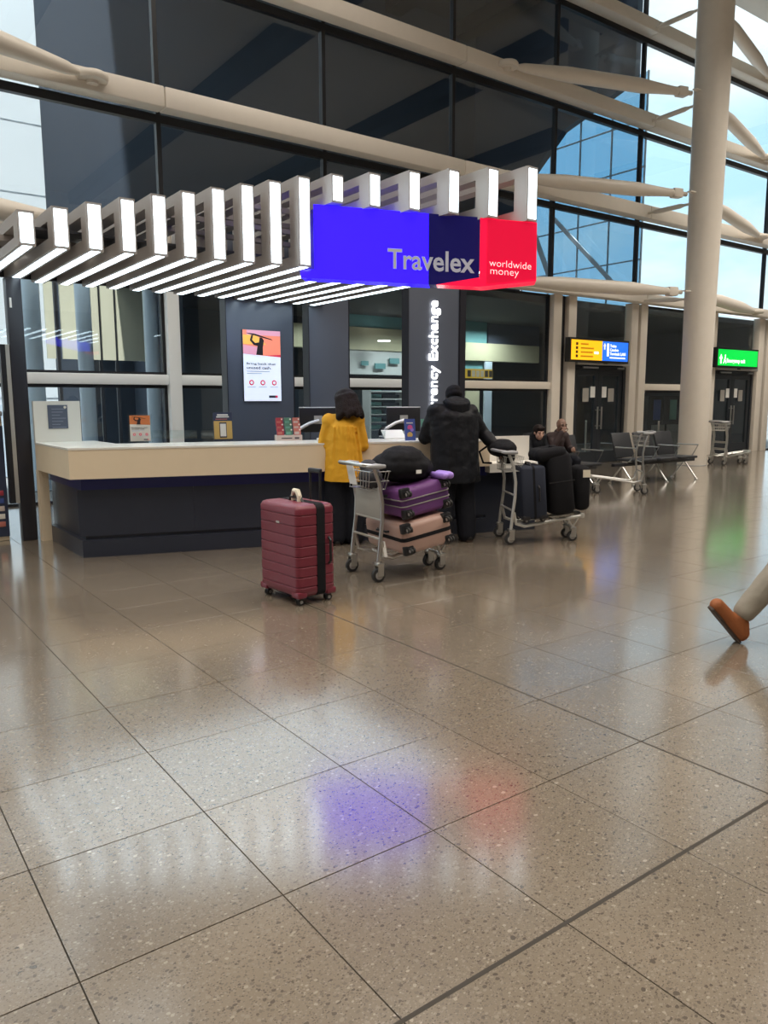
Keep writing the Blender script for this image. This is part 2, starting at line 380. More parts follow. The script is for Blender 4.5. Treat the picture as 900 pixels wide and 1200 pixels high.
# ------------------------------------------------------------------ floor: terrazzo tiles, 0.6 m grid
TS, TX0, TY0, GAP = 0.6, 1.0247, 4.325, 0.0045
FY = 12.07                                    # plane of the glazed facade
mb = MB(); mb.box((-16, -16, -.3), (34, FY+.1, -.006)); floor = struct('floor', mb, 'grout', label='polished beige terrazzo tile floor')
def pj(p):
    d = Vector(p)-CAMP; z = d.dot(FWD)
    return (450+F_PX*d.dot(RX)/z, 600-F_PX*d.dot(UX)/z, z)
cells = []
for i in range(-29, 55):
    for j in range(-12, 34):
        x0, y0 = TX0+i*TS, TY0-(j+0)*TS
        x1, y1 = x0+TS, min(y0+TS, FY-.05)
        if y0 > FY-.1 or x1 > 34 or x0 < -16 or y0 < -16: continue
        cx_, cy_ = (x0+x1)/2, (y0+y1)/2
        px, py, z = pj((cx_, cy_, 0))
        vis = z > .6 and -90 < px < 990 and py < 1330 and abs(y1-y0-TS) < 1e-6
        cells.append((z if vis else 1e9, x0, y0, x1, y1))
cells.sort()
mb = MB(); h = TS/2; g = GAP/2
t0 = h-g; c_ = .0003
mb.add([(-t0,-t0,-.006),(t0,-t0,-.006),(t0,t0,-.006),(-t0,t0,-.006),
        (-t0,-t0,-c_),(t0,-t0,-c_),(t0,t0,-c_),(-t0,t0,-c_),
        (-t0+c_,-t0+c_,0),(t0-c_,-t0+c_,0),(t0-c_,t0-c_,0),(-t0+c_,t0-c_,0)],
       [(8,9,10,11)]+[(a, (a+1) % 4, 4+(a+1) % 4, 4+a) for a in range(4)]+[(4+a, 4+(a+1) % 4, 8+(a+1) % 4, 8+a) for a in range(4)])
tile_me = me_from(mb, 'floor_tile', M['terrazzo'])
rest = MB()
for n_, (z, x0, y0, x1, y1) in enumerate(cells):
    if z < 1e8 and n_ < 300:
        o = bpy.data.objects.new('floor_tile', tile_me); COL.objects.link(o); o.parent = floor; o.location = ((x0+x1)/2, (y0+y1)/2, 0)
    else:
        rest.add([(x0+g, y0+g, 0), (x1-g, y0+g, 0), (x1-g, y1-g, 0), (x0+g, y1-g, 0), (x0+g, y0+g, -.005), (x1-g, y0+g, -.005), (x1-g, y1-g, -.005), (x0+g, y1-g, -.005)],
                 [(0,1,2,3),(4,5,1,0),(5,6,2,1),(6,7,3,2),(7,4,0,3)])
o = obj('distant_floor_tiles', rest, 'terrazzo', floor); o['kind'] = 'stuff'

for n_, (lo_, hi_) in enumerate((((-16, TY0-5*TS-.007, -.004), (34, TY0-5*TS+.007, .0004)), ((TX0+3*TS-.005, -16, -.004), (TX0+3*TS+.005, FY-.1, .0004)))):
    mb = MB(); mb.box(lo_, hi_); struct('trim_%d' % (90+n_), mb, 'grout', label='dark movement joint in the tile floor')

# ------------------------------------------------------------------ hall shell behind and above the camera
CZ = 11.45
mb = MB(); mb.box((-16, -16, CZ), (34, FY-.35, CZ+.3)); struct('ceiling', mb, 'ceil', label='pale flat hall ceiling')
for k in range(8):
    mb = MB(); x = -13+k*6.0; mb.box((x-.35, -15.9, CZ-.5), (x+.35, FY-.5, CZ)); struct('trim_%d' % (40+k), mb, 'beam_dark', label='dark beam under the hall ceiling')
mb = MB(); mb.box((-16.3, -16, -.3), (-16, FY, CZ)); struct('wall_left', mb, 'hallwall')
mb = MB(); mb.box((-16, -16.3, -.3), (34, -16, CZ)); struct('wall_front', mb, 'hallwall')
mb = MB(); mb.box((34, -16, -.3), (34.3, FY, CZ)); struct('wall_hall_right', mb, 'hallwall')

# ------------------------------------------------------------------ glazed facade
XM = [-4.4, -1.4, 1.6, 4.58, 7.56, 10.54, 13.5, 16.55, 19.55, 22.6, 25.6, 28.6, 31.6]
ZM = [3.98, 5.80, 7.88, 9.96, 12.1]
wn_ = 0
for r in range(4):
    for b_ in range(len(XM)-1):
        x0, x1, z0, z1 = XM[b_], XM[b_+1], ZM[r], ZM[r+1]
        wn_ += 1
        f = MB(); w = .035
        f.box((x0, FY-.04, z0), (x0+w, FY+.06, z1)); f.box((x1-w, FY-.04, z0), (x1, FY+.06, z1))
        f.box((x0+w, FY-.04, z0), (x1-w, FY+.06, z0+.03)); f.box((x0+w, FY-.04, z1-.09), (x1-w, FY+.06, z1))
        win = struct('window_%d' % wn_, f, 'black_metal')
        p = MB(); p.box((x0+w, FY, z0+.03), (x1-w, FY+.012, z1-.09)); obj('pane', p, 'glass', win)
# horizontal box beams in front of the glass, one per floor line, jointed in 6 m lengths
tn = 0
for zi, (z0, z1) in enumerate(((3.86, 4.08), (5.82, 6.12), (7.89, 8.18), (9.94, 10.21))):
    xs = [-7.4+5.98*k for k in range(8)]
    for a, b_ in zip(xs[:-1], xs[1:]):
        tn += 1; mb = MB(); mb.cbox((a+.004, 11.66, z0), (b_-.004, 11.95, z1), .025)
        mb.box((a+.004, 11.95, z0+.05), (b_-.004, FY-.04, z1-.06))
        struct('trim_%d' % tn, mb, 'steel_paint', label='pale box beam along the glass facade')
# lower storey: posts, transoms, glass, doors
def post(x0, x1, mat, z1=3.86):
    global tn
    tn += 1; mb = MB(); mb.cbox((x0, FY-.16, 0), (x1, FY+.05, z1), .012); struct('trim_%d' % tn, mb, mat)
for x0, x1, mt in ((1.45, 1.63, 'post_white'), (4.55, 4.75, 'post_white'), (7.46, 7.64, 'post_white'), (10.44, 10.62, 'post_white'), (13.46, 13.74, 'post_paint'), (13.97, 14.24, 'post_paint'),
                   (16.28, 16.55, 'post_paint'), (16.66, 16.93, 'post_paint'), (19.86, 20.1, 'post_paint'), (22.32, 22.62, 'post_paint'), (22.78, 23.1, 'post_paint'), (25.5, 25.7, 'post_paint'), (-4.5, -4.3, 'post_white'), (-1.5, -1.3, 'post_white')):
    post(x0, x1, mt)
def lower_window(x0, x1, mt, zt0=1.765, zt1=1.925):
    global wn_, tn
    tn += 1; mb = MB(); mb.cbox((x0, FY-.12, zt0), (x1, FY+.05, zt1), .01); struct('trim_%d' % tn, mb, mt)
    for z0, z1 in ((0.0, zt0), (zt1, 3.86)):
        wn_ += 1; f = MB(); w = .05
        f.box((x0, FY-.03, z0), (x0+w, FY+.05, z1)); f.box((x1-w, FY-.03, z0), (x1, FY+.05, z1))
        f.box((x0+w, FY-.03, z0), (x1-w, FY+.05, z0+.04)); f.box((x0+w, FY-.03, z1-.05), (x1-w, FY+.05, z1))
        win = struct('window_%d' % wn_, f, 'black_metal')
        p = MB(); p.box((x0+w, FY, z0+.04), (x1-w, FY+.012, z1-.05)); obj('pane', p, 'glass', win)
for x0, x1, mt in ((-4.3, -1.5, 'post_white'), (-1.3, 1.45, 'post_white'), (1.63, 4.55, 'post_white'), (4.75, 7.46, 'post_white'), (7.64, 10.44, 'post_white'), (10.62, 13.46, 'post_paint'), (16.93, 19.86, 'post_paint'), (23.1, 25.5, 'post_paint')):
    lower_window(x0, x1, mt)
tn += 1; mb = MB(); mb.box((13.76, FY-.05, 0), (13.95, FY+.05, 3.86)); struct('trim_%d' % tn, mb, 'black_metal')
tn += 1; mb = MB(); mb.box((22.64, FY-.05, 0), (22.76, FY+.05, 3.86)); struct('trim_%d' % tn, mb, 'black_metal')

def door(n, x0, x1, ztop=2.32):
    """double glass door with overpanel"""
    fr = MB(); yf = FY
    fr.box((x0, yf-.06, 0), (x0+.09, yf+.06, ztop)); fr.box((x1-.09, yf-.06, 0), (x1, yf+.06, ztop))
    fr.box((x0+.09, yf-.06, ztop-.08), (x1-.09, yf+.06, ztop))
    d = struct('door_%d' % n, fr, 'door_dark', label='dark double door in the glass facade')
    xm = (x0+x1)/2
    for a, b_, sgn in ((x0+.09, xm-.005, 1), (xm+.005, x1-.09, -1)):
        lf = MB(); w = .14
        lf.box((a, yf-.03, .01), (a+w, yf+.03, ztop-.085)); lf.box((b_-w, yf-.03, .01), (b_, yf+.03, ztop-.085))
        lf.box((a+w, yf-.03, .01), (b_-w, yf+.03, .28)); lf.box((a+w, yf-.03, ztop-.22), (b_-w, yf+.03, ztop-.085))
        leaf = obj('door_leaf', lf, 'door_dark', d)
        p = MB(); p.box((a+w, yf-.005, .28), (b_-w, yf+.005, ztop-.22)); obj('pane', p, 'glass', leaf)
        hx = (b_-.07) if sgn == 1 else (a+.07)
        hd = MB(); hd.tube([(hx, yf-.09, .82), (hx, yf-.09, 1.36)], .022); hd.tube([(hx, yf-.09, .9), (hx, yf-.02, .9)], .012); hd.tube([(hx, yf-.09, 1.28), (hx, yf-.02, 1.28)], .012)
        obj('pull_handle', hd, 'chrome', leaf)
        nt = MB(); nx = hx-sgn*.14; nt.box((nx-.085, yf-.042, 1.58), (nx+.085, yf-.034, 1.84)); obj('notice', nt, 'paper', leaf)
        nt = MB(); nx = hx-sgn*.40; nt.box((nx-.11, yf-.042, 1.48), (nx+.11, yf-.034, 1.80)); obj('frosted_notice', nt, 'grey_board', leaf)
    hb = MB(); hb.cbox((x0+.02, yf-.2, ztop+.02), (x1-.02, yf-.06, ztop+.15), .01); op = obj('door_operator', hb, 'steel_light', d)
    s_ = MB(); s_.box((xm-.06, yf-.225, ztop+.05), (xm+.06, yf-.2, ztop+.12)); obj('sensor', s_, 'black_plastic', op)
    arm = MB(); arm.box((x0+.3, yf-.14, ztop-.06), (x0+.85, yf-.1, ztop-.02)); arm.box((x1-.4, yf-.14, ztop-.06), (x1-.16, yf-.1, ztop-.02)); obj('closer_arm', arm, 'chrome', op)
    hd = MB(); hd.cbox((x0, yf-.12, ztop+.15), (x1, yf+.04, ztop+.32), .01); obj('header', hd, 'post_paint', d)
    o_ = MB(); o_.box((x0, yf-.005, ztop+.32), (x1, yf+.005, 3.86)); obj('over_pane', o_, 'glass', d)
door(1, 14.26, 16.26)
door(2, 20.12, 22.30)

# ------------------------------------------------------------------ tapered columns with strut arms
def column(label, cx_, cyy):
    t = thing('round_column', label, 'column', (cx_, cyy, 0))
    s = MB(); s.lathe([(.315, 0), (.315, .02), (.32, .03), (.34, 3), (.362, 6), (.378, 9), (.385, CZ)], 40); obj('shaft', s, 'steel_paint', t)
    rg = MB(); rg.lathe([(.335, 0), (.335, .012)], 40); obj('base_ring', rg, 'grey_plastic', t)
    for zc, zn in ((3.95, 3.96), (6.08, 5.98), (8.20, 8.05), (10.2, 10.08)):
        for sg in (-1, 1):
            p0 = Vector((sg*.38, .25, zc)); p1 = Vector((sg*4.95, 11.62-cyy, zn)); d = p1-p0
            a = MB(); fr = (.0, .05, .075, .10, .16, .3, .7, .86, .92, .95, 1.0); rr = (.05, .05, .085, .085, .10, .145, .145, .10, .085, .05, .05)
            a.tube([p0+d*q for q in fr], list(rr), 16)
            arm = obj('strut_arm', a, 'steel_paint', t)
            kn = MB(); kn.cbox((-.13, -.09, -.10), (.13, .09, .10), .03, Matrix.Translation(p0+d*.06) @ d.to_track_quat('X', 'Z').to_matrix().to_4x4()); obj('clevis', kn, 'steel_paint', arm)
            kn = MB(); kn.lathe([(.20, -.05), (.22, -.02), (.22, .02), (.20, .05)], 20, Matrix.Translation(p1)); kn.lathe([(.08, -.09), (.08, .09)], 16, Matrix.Translation(p1)); obj('node_plate', kn, 'steel_paint', arm)
        p0 = Vector((.02, .30, zc-.12)); p1 = Vector((-.12, 11.66-cyy, zn-.06)); d = p1-p0
        a = MB(); a.tube([p0, p0+d*.2, p0+d*.3, p0+d*.85, p0+d*.9, p1], [.03, .03, .055, .055, .03, .03], 12); obj('short_rod', a, 'steel_paint', t)
        pl = MB(); pl.box((-.55, .02, zc-.012), (-.3, .12, zc+.012)); pl.box((.3, .02, zc-.012), (.5, .12, zc+.012)); obj('fin_plate', pl, 'steel_paint', t)
    return t
column('tall pale round steel column with strut arms beside the metal bench', 16.52, 10.26)
column('tall pale round steel column with strut arms outside the kiosk end', -1.45, 10.12)

# ------------------------------------------------------------------ what stands behind the glass
mb = MB(); mb.box((-30, FY+.1, -.4), (70, 60, -.02)); struct('ground', mb, pmat('asphalt', (.20, .20, .20), .8, noise=.2), label='grey paving outside the glass')
DK = 'dark_wall'
mb = MB(); mb.box((4.3, 18, 0), (16.9, 18.3, 12.6)); struct('wall_back', mb, DK, label='dark wall of the block beyond the glass')
mb = MB(); mb.box((5.7, FY+.3, 12.3), (16.6, 18.3, 12.6)); struct('trim_60', mb, 'soffit', label='charcoal soffit beyond the glass')
for k in range(5):
    mb = MB(); x = 5.8+k*2.5; mb.box((x, FY+.4, 11.9), (x+.5, 18, 12.3)); struct('trim_%d' % (61+k), mb, 'black_metal')
mb = MB(); mb.slab([(16.62, 16.2, 3.9), (16.62, 18, 3.9), (16.62, 18, 12.3), (16.62, FY+.3, 12.3), (16.62, FY+.3, 9.2), (16.62, 14.6, 8.6), (16.62, 16.2, 7.3)], (.2, 0, 0)); struct('wall_right', mb, DK)
# blue glass return wall with white glazing bars
mb = MB(); GZ = [3.9, 5.0, 6.1, 7.2]
rw = thing('glass_return_wall', 'blue tinted glass screen wall with thin bars beyond the facade', 'glass wall', (16.9, FY+.12, 0))
for i in range(4):
    for j in range(5):
        y0, y1 = FY+.12+i*1.01, FY+.12+(i+1)*1.01
        z0 = 3.9+j*1.1; z1 = z0+1.1
        p = MB(); p.box((16.9, y0+.015, z0+.015), (16.915, y1-.015, z1-.015)); obj('pane', p, 'glass_blue', rw, True)
for i in range(5):
    p = MB(); y = FY+.12+i*1.01; p.box((16.89, y-.015, 3.9), (16.93, y+.015, 9.4)); obj('glazing_bar', p, 'clad_blue', rw, True)
for z in (5.0, 6.1, 7.2, 8.3):
    p = MB(); p.box((16.89, FY+.1, z-.015), (16.93, FY+4.16, z+.015)); obj('glazing_bar', p, 'clad_blue', rw, True)
for k in range(2):
    p = MB(); p.slab([(16.5, FY+.3+k*2.2, 4.2+k*.3), (16.5, FY+2.6+k*1.4, 6.4+k*1.2), (16.5, FY+2.75+k*1.4, 6.4+k*1.2), (16.5, FY+.45+k*2.2, 4.2+k*.3)], (.05, 0, 0)); obj('raking_bar', p, 'clad_blue', rw, True)
# single storey rooms behind the lower glass
mb = MB(); mb.box((4.8, FY+.2, 3.70), (22.9, 18, 3.84)); struct('trim_70', mb, 'soffit', label='roof slab of the rooms behind the lower glass')
mb = MB(); mb.box((4.8, 17.8, 0), (22.9, 17.99, 3.70)); struct('wall_room_back', mb, DK)
mb = MB(); mb.box((22.75, FY+.2, 0), (22.9, 17.8, 3.70)); struct('wall_room_right', mb, DK)
mb = MB(); mb.prism([(4.80, FY+.2), (4.95, FY+.2), (6.1, 17.8), (5.95, 17.8)], 0, 3.70); struct('wall_room_left', mb, DK)
def far_room(name, label, cat, x0, x1, y, parts, grp=None):
    t = thing(name, label, cat, (x0, y, 0), group=grp)
    for nm, a, b_, z0, z1, mt, dy in parts:
        p = MB(); p.box((a, y-dy, z0), (b_, y+.02-dy+.06, z1)); obj(nm, p, mt, t, True)
    return t
# --- left: daylit yard with pale columns and beige panels, seen through the glass by the kiosk
mb = MB(); mb.box((-9, 17.9, -.4), (4.29, 18.2, 13)); cw = struct('wall_yard', mb, 'clad', label='pale panelled wall across the yard')
for k in range(9):
    p = MB(); z = .2+k*1.4; p.box((-9, 17.86, z), (4.28, 17.9, z+1.36)); obj('cladding_panel', p, 'clad', cw)
by = 15.2
def PX(x, y, Y): v = ony(x, y, Y); return v.x, v.z
bw = thing('beige_panel_screen', 'tall beige panel screen in the yard behind the glass', 'screen', (PX(55, 400, by)[0], by, 0))
zlo, zhi = PX(120, 422, by)[1], 4.6
for a, b_ in ((54, 64), (72, 92), (99, 116), (119, 134), (137, 178)):
    p = MB(); p.box((PX(a, 400, by)[0], by-.06, zlo), (PX(b_, 400, by)[0], by, zhi)); obj('panel', p, 'clad_beige', bw, True)
for a in (68, 96, 117, 136):
    p = MB(); xx = PX(a, 400, by)[0]; p.box((xx-.03, by-.02, 0), (xx+.03, by+.02, zhi)); obj('support_post', p, 'black_metal', bw, True)
for i, (a, r) in enumerate(((43, .16), (104, .13), (182, .14))):
    p = MB(); v = ony(a, 480, 14.1); p.lathe([(r, 0), (r, 4.6)], 24, Matrix.Translation((v.x, 14.1, 0)))
    tag(obj('yard_column', p, 'clad_blue'), 'pale blue round post in the yard behind the beige screen glass', 'post', 'posts in the yard')
p = MB(); p.box((1.7, 17.0, 0), (4.29, 17.1, 1.45)); tag(obj('low_yard_wall', p, 'clad_blue'), 'low grey-blue wall at the back of the yard', 'wall')

# --- behind the kiosk: shop interior with bulkhead, shelves and ceiling lamps
def band(parent, nm, x0, y0, x1, y1, Y, mt, d=.05):
    a = ony(x0, y1, Y); b_ = ony(x1, y0, Y); p = MB(); p.box((a.x, Y, a.z), (b_.x, Y+d, b_.z)); return obj(nm, p, mt, parent, True)
sh = thing('shop_interior_wall', 'shop wall with teal upper panel and cream bulkhead behind the kiosk', 'shop wall', (11.4, 16.6, 0))
band(sh, 'teal_panel', 395, 345, 492, 388, 16.6, 'b_teal'); band(sh, 'bulkhead', 340, 388, 492, 406, 16.55, 'b_cream', .3); band(sh, 'white_panel', 395, 406, 492, 438, 16.6, 'b_white')
for k, (a, b_, c, d) in enumerate(((424, 432, 415, 424), (440, 452, 418, 428), (457, 468, 412, 422))):
    band(sh, 'shelf_goods', a, c+8, b_, d+4, 16.5, 'b_teal')
p = MB(); v = ony(450, 400, 16.0); p.lathe([(.16, 0), (.16, .02)], 24, Matrix.Translation((v.x, 16.0, v.z))); tag(obj('ceiling_spot', p, 'lampdim'), 'lit round ceiling lamp in the shop behind the kiosk', 'lamp')
ds = thing('display_shelving', 'dark shelving with pale goods behind the kiosk glass', 'shelving', (12.0, 15.6, 0))
for xq_ in (434, 473):
    a = ony(xq_, 500, 15.6); p = MB(); p.box((a.x-.03, 15.6, 0), (a.x+.03, 15.9, ony(xq_, 452, 15.6).z)); obj('shelf_upright', p, 'b_white', ds, True)
for k in range(6):
    yy = 458+k*9
    band(ds, 'shelf', 434, yy, 474, yy+1.4, 15.6, 'b_white', .3); band(ds, 'goods', 434, yy-5, 447, yy, 15.7, 'b_teal', .1); band(ds, 'goods', 449, yy-4, 472, yy, 15.75, 'c_notice', .1)
sw = thing('shop_window_wall', 'teal and cream shop wall behind the window beside the lettered panel', 'shop wall', (14.5, 16.2, 0))
band(sw, 'teal_panel', 545, 357, 571, 408, 16.2, 'b_teal'); band(sw, 'bulkhead', 545, 406, 632, 422, 16.1, 'b_cream', .3); band(sw, 'grey_panel', 572, 362, 633, 404, 16.3, 'c_notice')
band(sw, 'lower_teal_panel', 545, 424, 575, 436, 16.2, 'b_teal'); band(sw, 'lower_panel', 545, 450, 562, 514, 16.2, 'b_cream'); band(sw, 'blue_post', 567, 424, 577, 514, 16.1, 'clad_blue')
for k in range(7): band(sw, 'writing_mark', 576+k*7.6, 366+(k*37) % 18, 580+k*7.6, 369+(k*37) % 18, 16.25, 'b_white')
yb = thing('yellow_window_banner', 'yellow lettered banner stuck inside the window above the transom', 'banner', (11.1, FY+.02, 0))
a = ony(545, 443, FY+.03); b_ = ony(577, 433, FY+.03)
p = MB(); p.box((a.x, FY+.025, a.z), (b_.x, FY+.035, b_.z)); obj('board', p, 'b_yellow', yb, True)
for k in range(6):
    q = MB(); xx = a.x+.06+k*(b_.x-a.x)/6.3; q.box((xx, FY+.018, a.z+.03), (xx+.09, FY+.024, b_.z-.03)); obj('letter_mark', q, ('c_white' if k in (1, 2, 3) else 'c_text'), yb, True)
# machines behind the window next to the column
for i, (a, b_, mt) in enumerate(((764, 777, 'c_blue'), (782, 797, 'c_mint'))):
    v0, v1 = ony(a-6, 512, 14.5), ony(b_, 464, 14.5)
    t = thing('ticket_machine', ('dark ticket machine with blue poster' if i == 0 else 'dark ticket machine with green poster')+' behind the window', 'machine', (v0.x, 14.5, 0), group='machines behind the window')
    p = MB(); p.cbox((v0.x, 14.5, 0), (v1.x, 15.1, v1.z), .03); obj('cabinet', p, 'screen_black', t, True)
    q = MB(); q.box(((v0.x+v1.x)/2-.1, 14.48, v1.z-.75), ((v0.x+v1.x)/2+.25, 14.5, v1.z-.12)); obj('poster', q, mt, t, True)
    c = MB(); n = 22; ring0 = []; ring1 = []
    pts = []
    for k in range(n+1):
        xx = v0.x+.1+k*(v1.x-v0.x-.1)/n; pts.append((xx, 14.42+.03*math.sin(k*1.9)))
    c.add([(x_, y_, .02) for x_, y_ in pts]+[(x_, y_, .75) for x_, y_ in pts], [(k, k+1, n+2+k, n+1+k) for k in range(n)], True); obj('pleated_skirt', c, 'grey_board', t, True)
b0 = ony(755, 441, 16.2); b1 = ony(800, 400, 16.2); p = MB(); p.box((b0.x, 16.2, 2.1), (b1.x, 16.25, 2.75)); tag(obj('pale_wall_sign', p, 'b_white'), 'pale sign panel behind the ticket machines', 'sign')
for (lx, ly, lp) in ((12.5, 15.0, 55), (15.2, 15.4, 45), (9.6, 15.4, 30)):
    area('room_fill_light', (lx, ly, 3.66), 1.2, .25, lp, (.92, 1.0, .95), 150)  # area lights without fittings, added to brighten the rooms behind the glass

# ------------------------------------------------------------------ lit wayfinding signs over the doors
def way_sign(name, label, px0, px1, py0, py1, Y):
    a = ony(px0, py1, Y); b_ = ony(px1, py0, Y)
    t = thing(name, label, 'sign', (a.x, Y, a.z)); p = MB(); p.cbox((a.x-.05, Y, a.z-.05), (b_.x+.05, Y+.14, b_.z+.05), .008); obj('casing', p, 'black_plastic', t, True)
    return t, a.x, b_.x, a.z, b_.z
Ys = FY-.36
t, x0, x1, z0, z1 = way_sign('direction_sign', 'lit yellow and blue direction sign above the double door', 669, 736, 402, 421, Ys)
xm = x0+(x1-x0)*.53
p = MB(); p.box((x0, Ys-.008, z0), (xm, Ys, z1)); obj('yellow_face', p, 's_yellow', t, True)
p = MB(); p.box((xm, Ys-.008, z0), (x1, Ys, z1)); obj('blue_face', p, 's_blue', t, True)
H_ = z1-z0
def line(parent, txt, x, z, h, mt, Y, w=None, nm='lettering', ext=.002, bold=0.0):
    b = text_mb(txt, h*1.35, ext=ext, bold=bold)
    if w: fit(b, w)
    place(b, frame_mat((x, Y, z), (1, 0, 0), (0, 0, 1))); return obj(nm, b, mt, parent, True)
rw_ = lambda k: z1-H_*(.27+.205*k)
for k in range(4):
    q = MB(); q.box((x0+.15, Ys-.014, rw_(k)), (x0+.22, Ys-.008, rw_(k)+H_*.14)); obj('pictogram', q, 's_dark', t, True)
och = pmat('ochre_print', (.62, .27, .01), .5, emit=(.6, .25, .0), estr=.4)
for k, wd in enumerate((.26, .46, .42, .44)):
    q = MB(); q.box((x0+.32, Ys-.012, rw_(k)+H_*.03), (x0+.32+wd, Ys-.008, rw_(k)+H_*.11)); obj('text_line', q, och, t, True)
q = MB(); q.box((x0+.80, Ys-.012, rw_(2)), (x0+.95, Ys-.008, rw_(2)+H_*.13)); obj('white_tab', q, 's_white', t, True)
ax, az = xm+.08, z1-H_*.42; k_ = H_*.17; ar = MB(); ar.add([(ax-.02, Ys-.012, az), (ax+.02, Ys-.012, az), (ax+.02, Ys-.012, az+k_), (ax+.045, Ys-.012, az+k_), (ax, Ys-.012, az+2*k_), (ax-.045, Ys-.012, az+k_), (ax-.02, Ys-.012, az+k_)], [list(range(7))]); obj('arrow', ar, 's_white', t, True)
q = MB(); q.box((xm+.17, Ys-.012, z0+H_*.24), (xm+.24, Ys-.008, z1-H_*.1)); obj('pictogram', q, 's_white', t, True)
for k, tx_ in enumerate(('Trains', 'Coaches', 'Terminals 2,4&5')): line(t, tx_, xm+.28, rw_(k)-H_*.01, H_*.15, 's_white', Ys-.012, bold=.002)
q = MB(); q.box((xm+.28, Ys-.012, rw_(3)+H_*.02), (xm+.86, Ys-.008, rw_(3)+H_*.09)); obj('text_line', q, 's_white', t, True)
t, x0, x1, z0, z1 = way_sign('emergency_exit_sign', 'lit green emergency exit sign above the far double door', 841, 888, 412, 428, Ys)
p = MB(); p.box((x0, Ys-.008, z0), (x1, Ys, z1)); obj('green_face', p, 's_green', t, True)
line(t, 'Emergency exit', x0+.42, z0+.09, .14, 's_white', Ys-.012, w=.95, bold=.004)
ax, az = x0+.13, z0+.05; ar = MB(); ar.add([(ax-.035, Ys-.012, az), (ax+.035, Ys-.012, az), (ax+.035, Ys-.012, az+.13), (ax+.09, Ys-.012, az+.13), (ax, Ys-.012, az+.26), (ax-.09, Ys-.012, az+.13), (ax-.035, Ys-.012, az+.13)], [list(range(7))]); obj('arrow', ar, 's_white', t, True)
rm_ = MB(); rx, rz = x0+.31, z0+.06
rm_.ell((rx+.03, Ys-.012, rz+.21), (.03, .004, .03)); rm_.slab([(rx-.02, Ys-.014, rz+.08), (rx+.03, Ys-.014, rz+.06), (rx+.05, Ys-.014, rz+.17), (rx, Ys-.014, rz+.18)], (0, .004, 0))
rm_.slab([(rx-.07, Ys-.014, rz), (rx-.04, Ys-.014, rz-.01), (rx+.02, Ys-.014, rz+.09), (rx-.01, Ys-.014, rz+.1)], (0, .004, 0)); rm_.slab([(rx+.06, Ys-.014, rz-.01), (rx+.09, Ys-.014, rz), (rx+.04, Ys-.014, rz+.09), (rx+.01, Ys-.014, rz+.08)], (0, .004, 0))
obj('running_figure', rm_, 's_white', t, True)

# ------------------------------------------------------------------ kiosk: slate panels behind the counter
KY = 9.32
def slate(px0, px1, label):
    a = ony(px0, 440, KY).x; b_ = ony(px1, 440, KY).x
    t = thing('slate_pylon', label, 'panel', ((a+b_)/2, KY, 0))
    p = MB(); p.cbox((a, KY, 0), (b_, KY+.16, 3.6), .006); obj('board', p, 'panel_slate', t, True)
    e = MB(); e.box((a-.012, KY-.004, 0), (a, KY+.16, 3.6)); e.box((b_, KY-.004, 0), (b_+.012, KY+.16, 3.6)); obj('edge_trim', e, 'panel_edge', t, True)
    return t, a, b_
slate(267, 344, 'wide slate grey kiosk panel with a surfer poster screen')
slate(363, 409, 'narrow plain slate grey kiosk panel between two glass gaps')
tC, ca, cb = slate(479, 537, 'slate grey kiosk panel with vertical lit white lettering')
p = MB(); p.box((cb+.012, KY-.02, 0), (cb+.13, KY+.2, 3.6)); obj('corner_post', p, 'panel_edge', tC, True)
b = text_mb('Currency Exchange', .2, ext=.012, bold=.001)
ztop = ony(507, 352, KY-.02).z; zbot = ony(507, 500, KY-.02).z
xl = ony(512.0, 420, KY-.02).x
fit(b, ztop-zbot, None)
xs = [v.y for v in b.v]
b.v = [Vector((v.x, v.y*1.0, v.z)) for v in b.v]
for l_ in letters(b): obj('letter', place(l_, frame_mat((xl, KY-.03, zbot), (0, 0, 1), (-1, 0, 0))), 'letter_lit', tC, True)
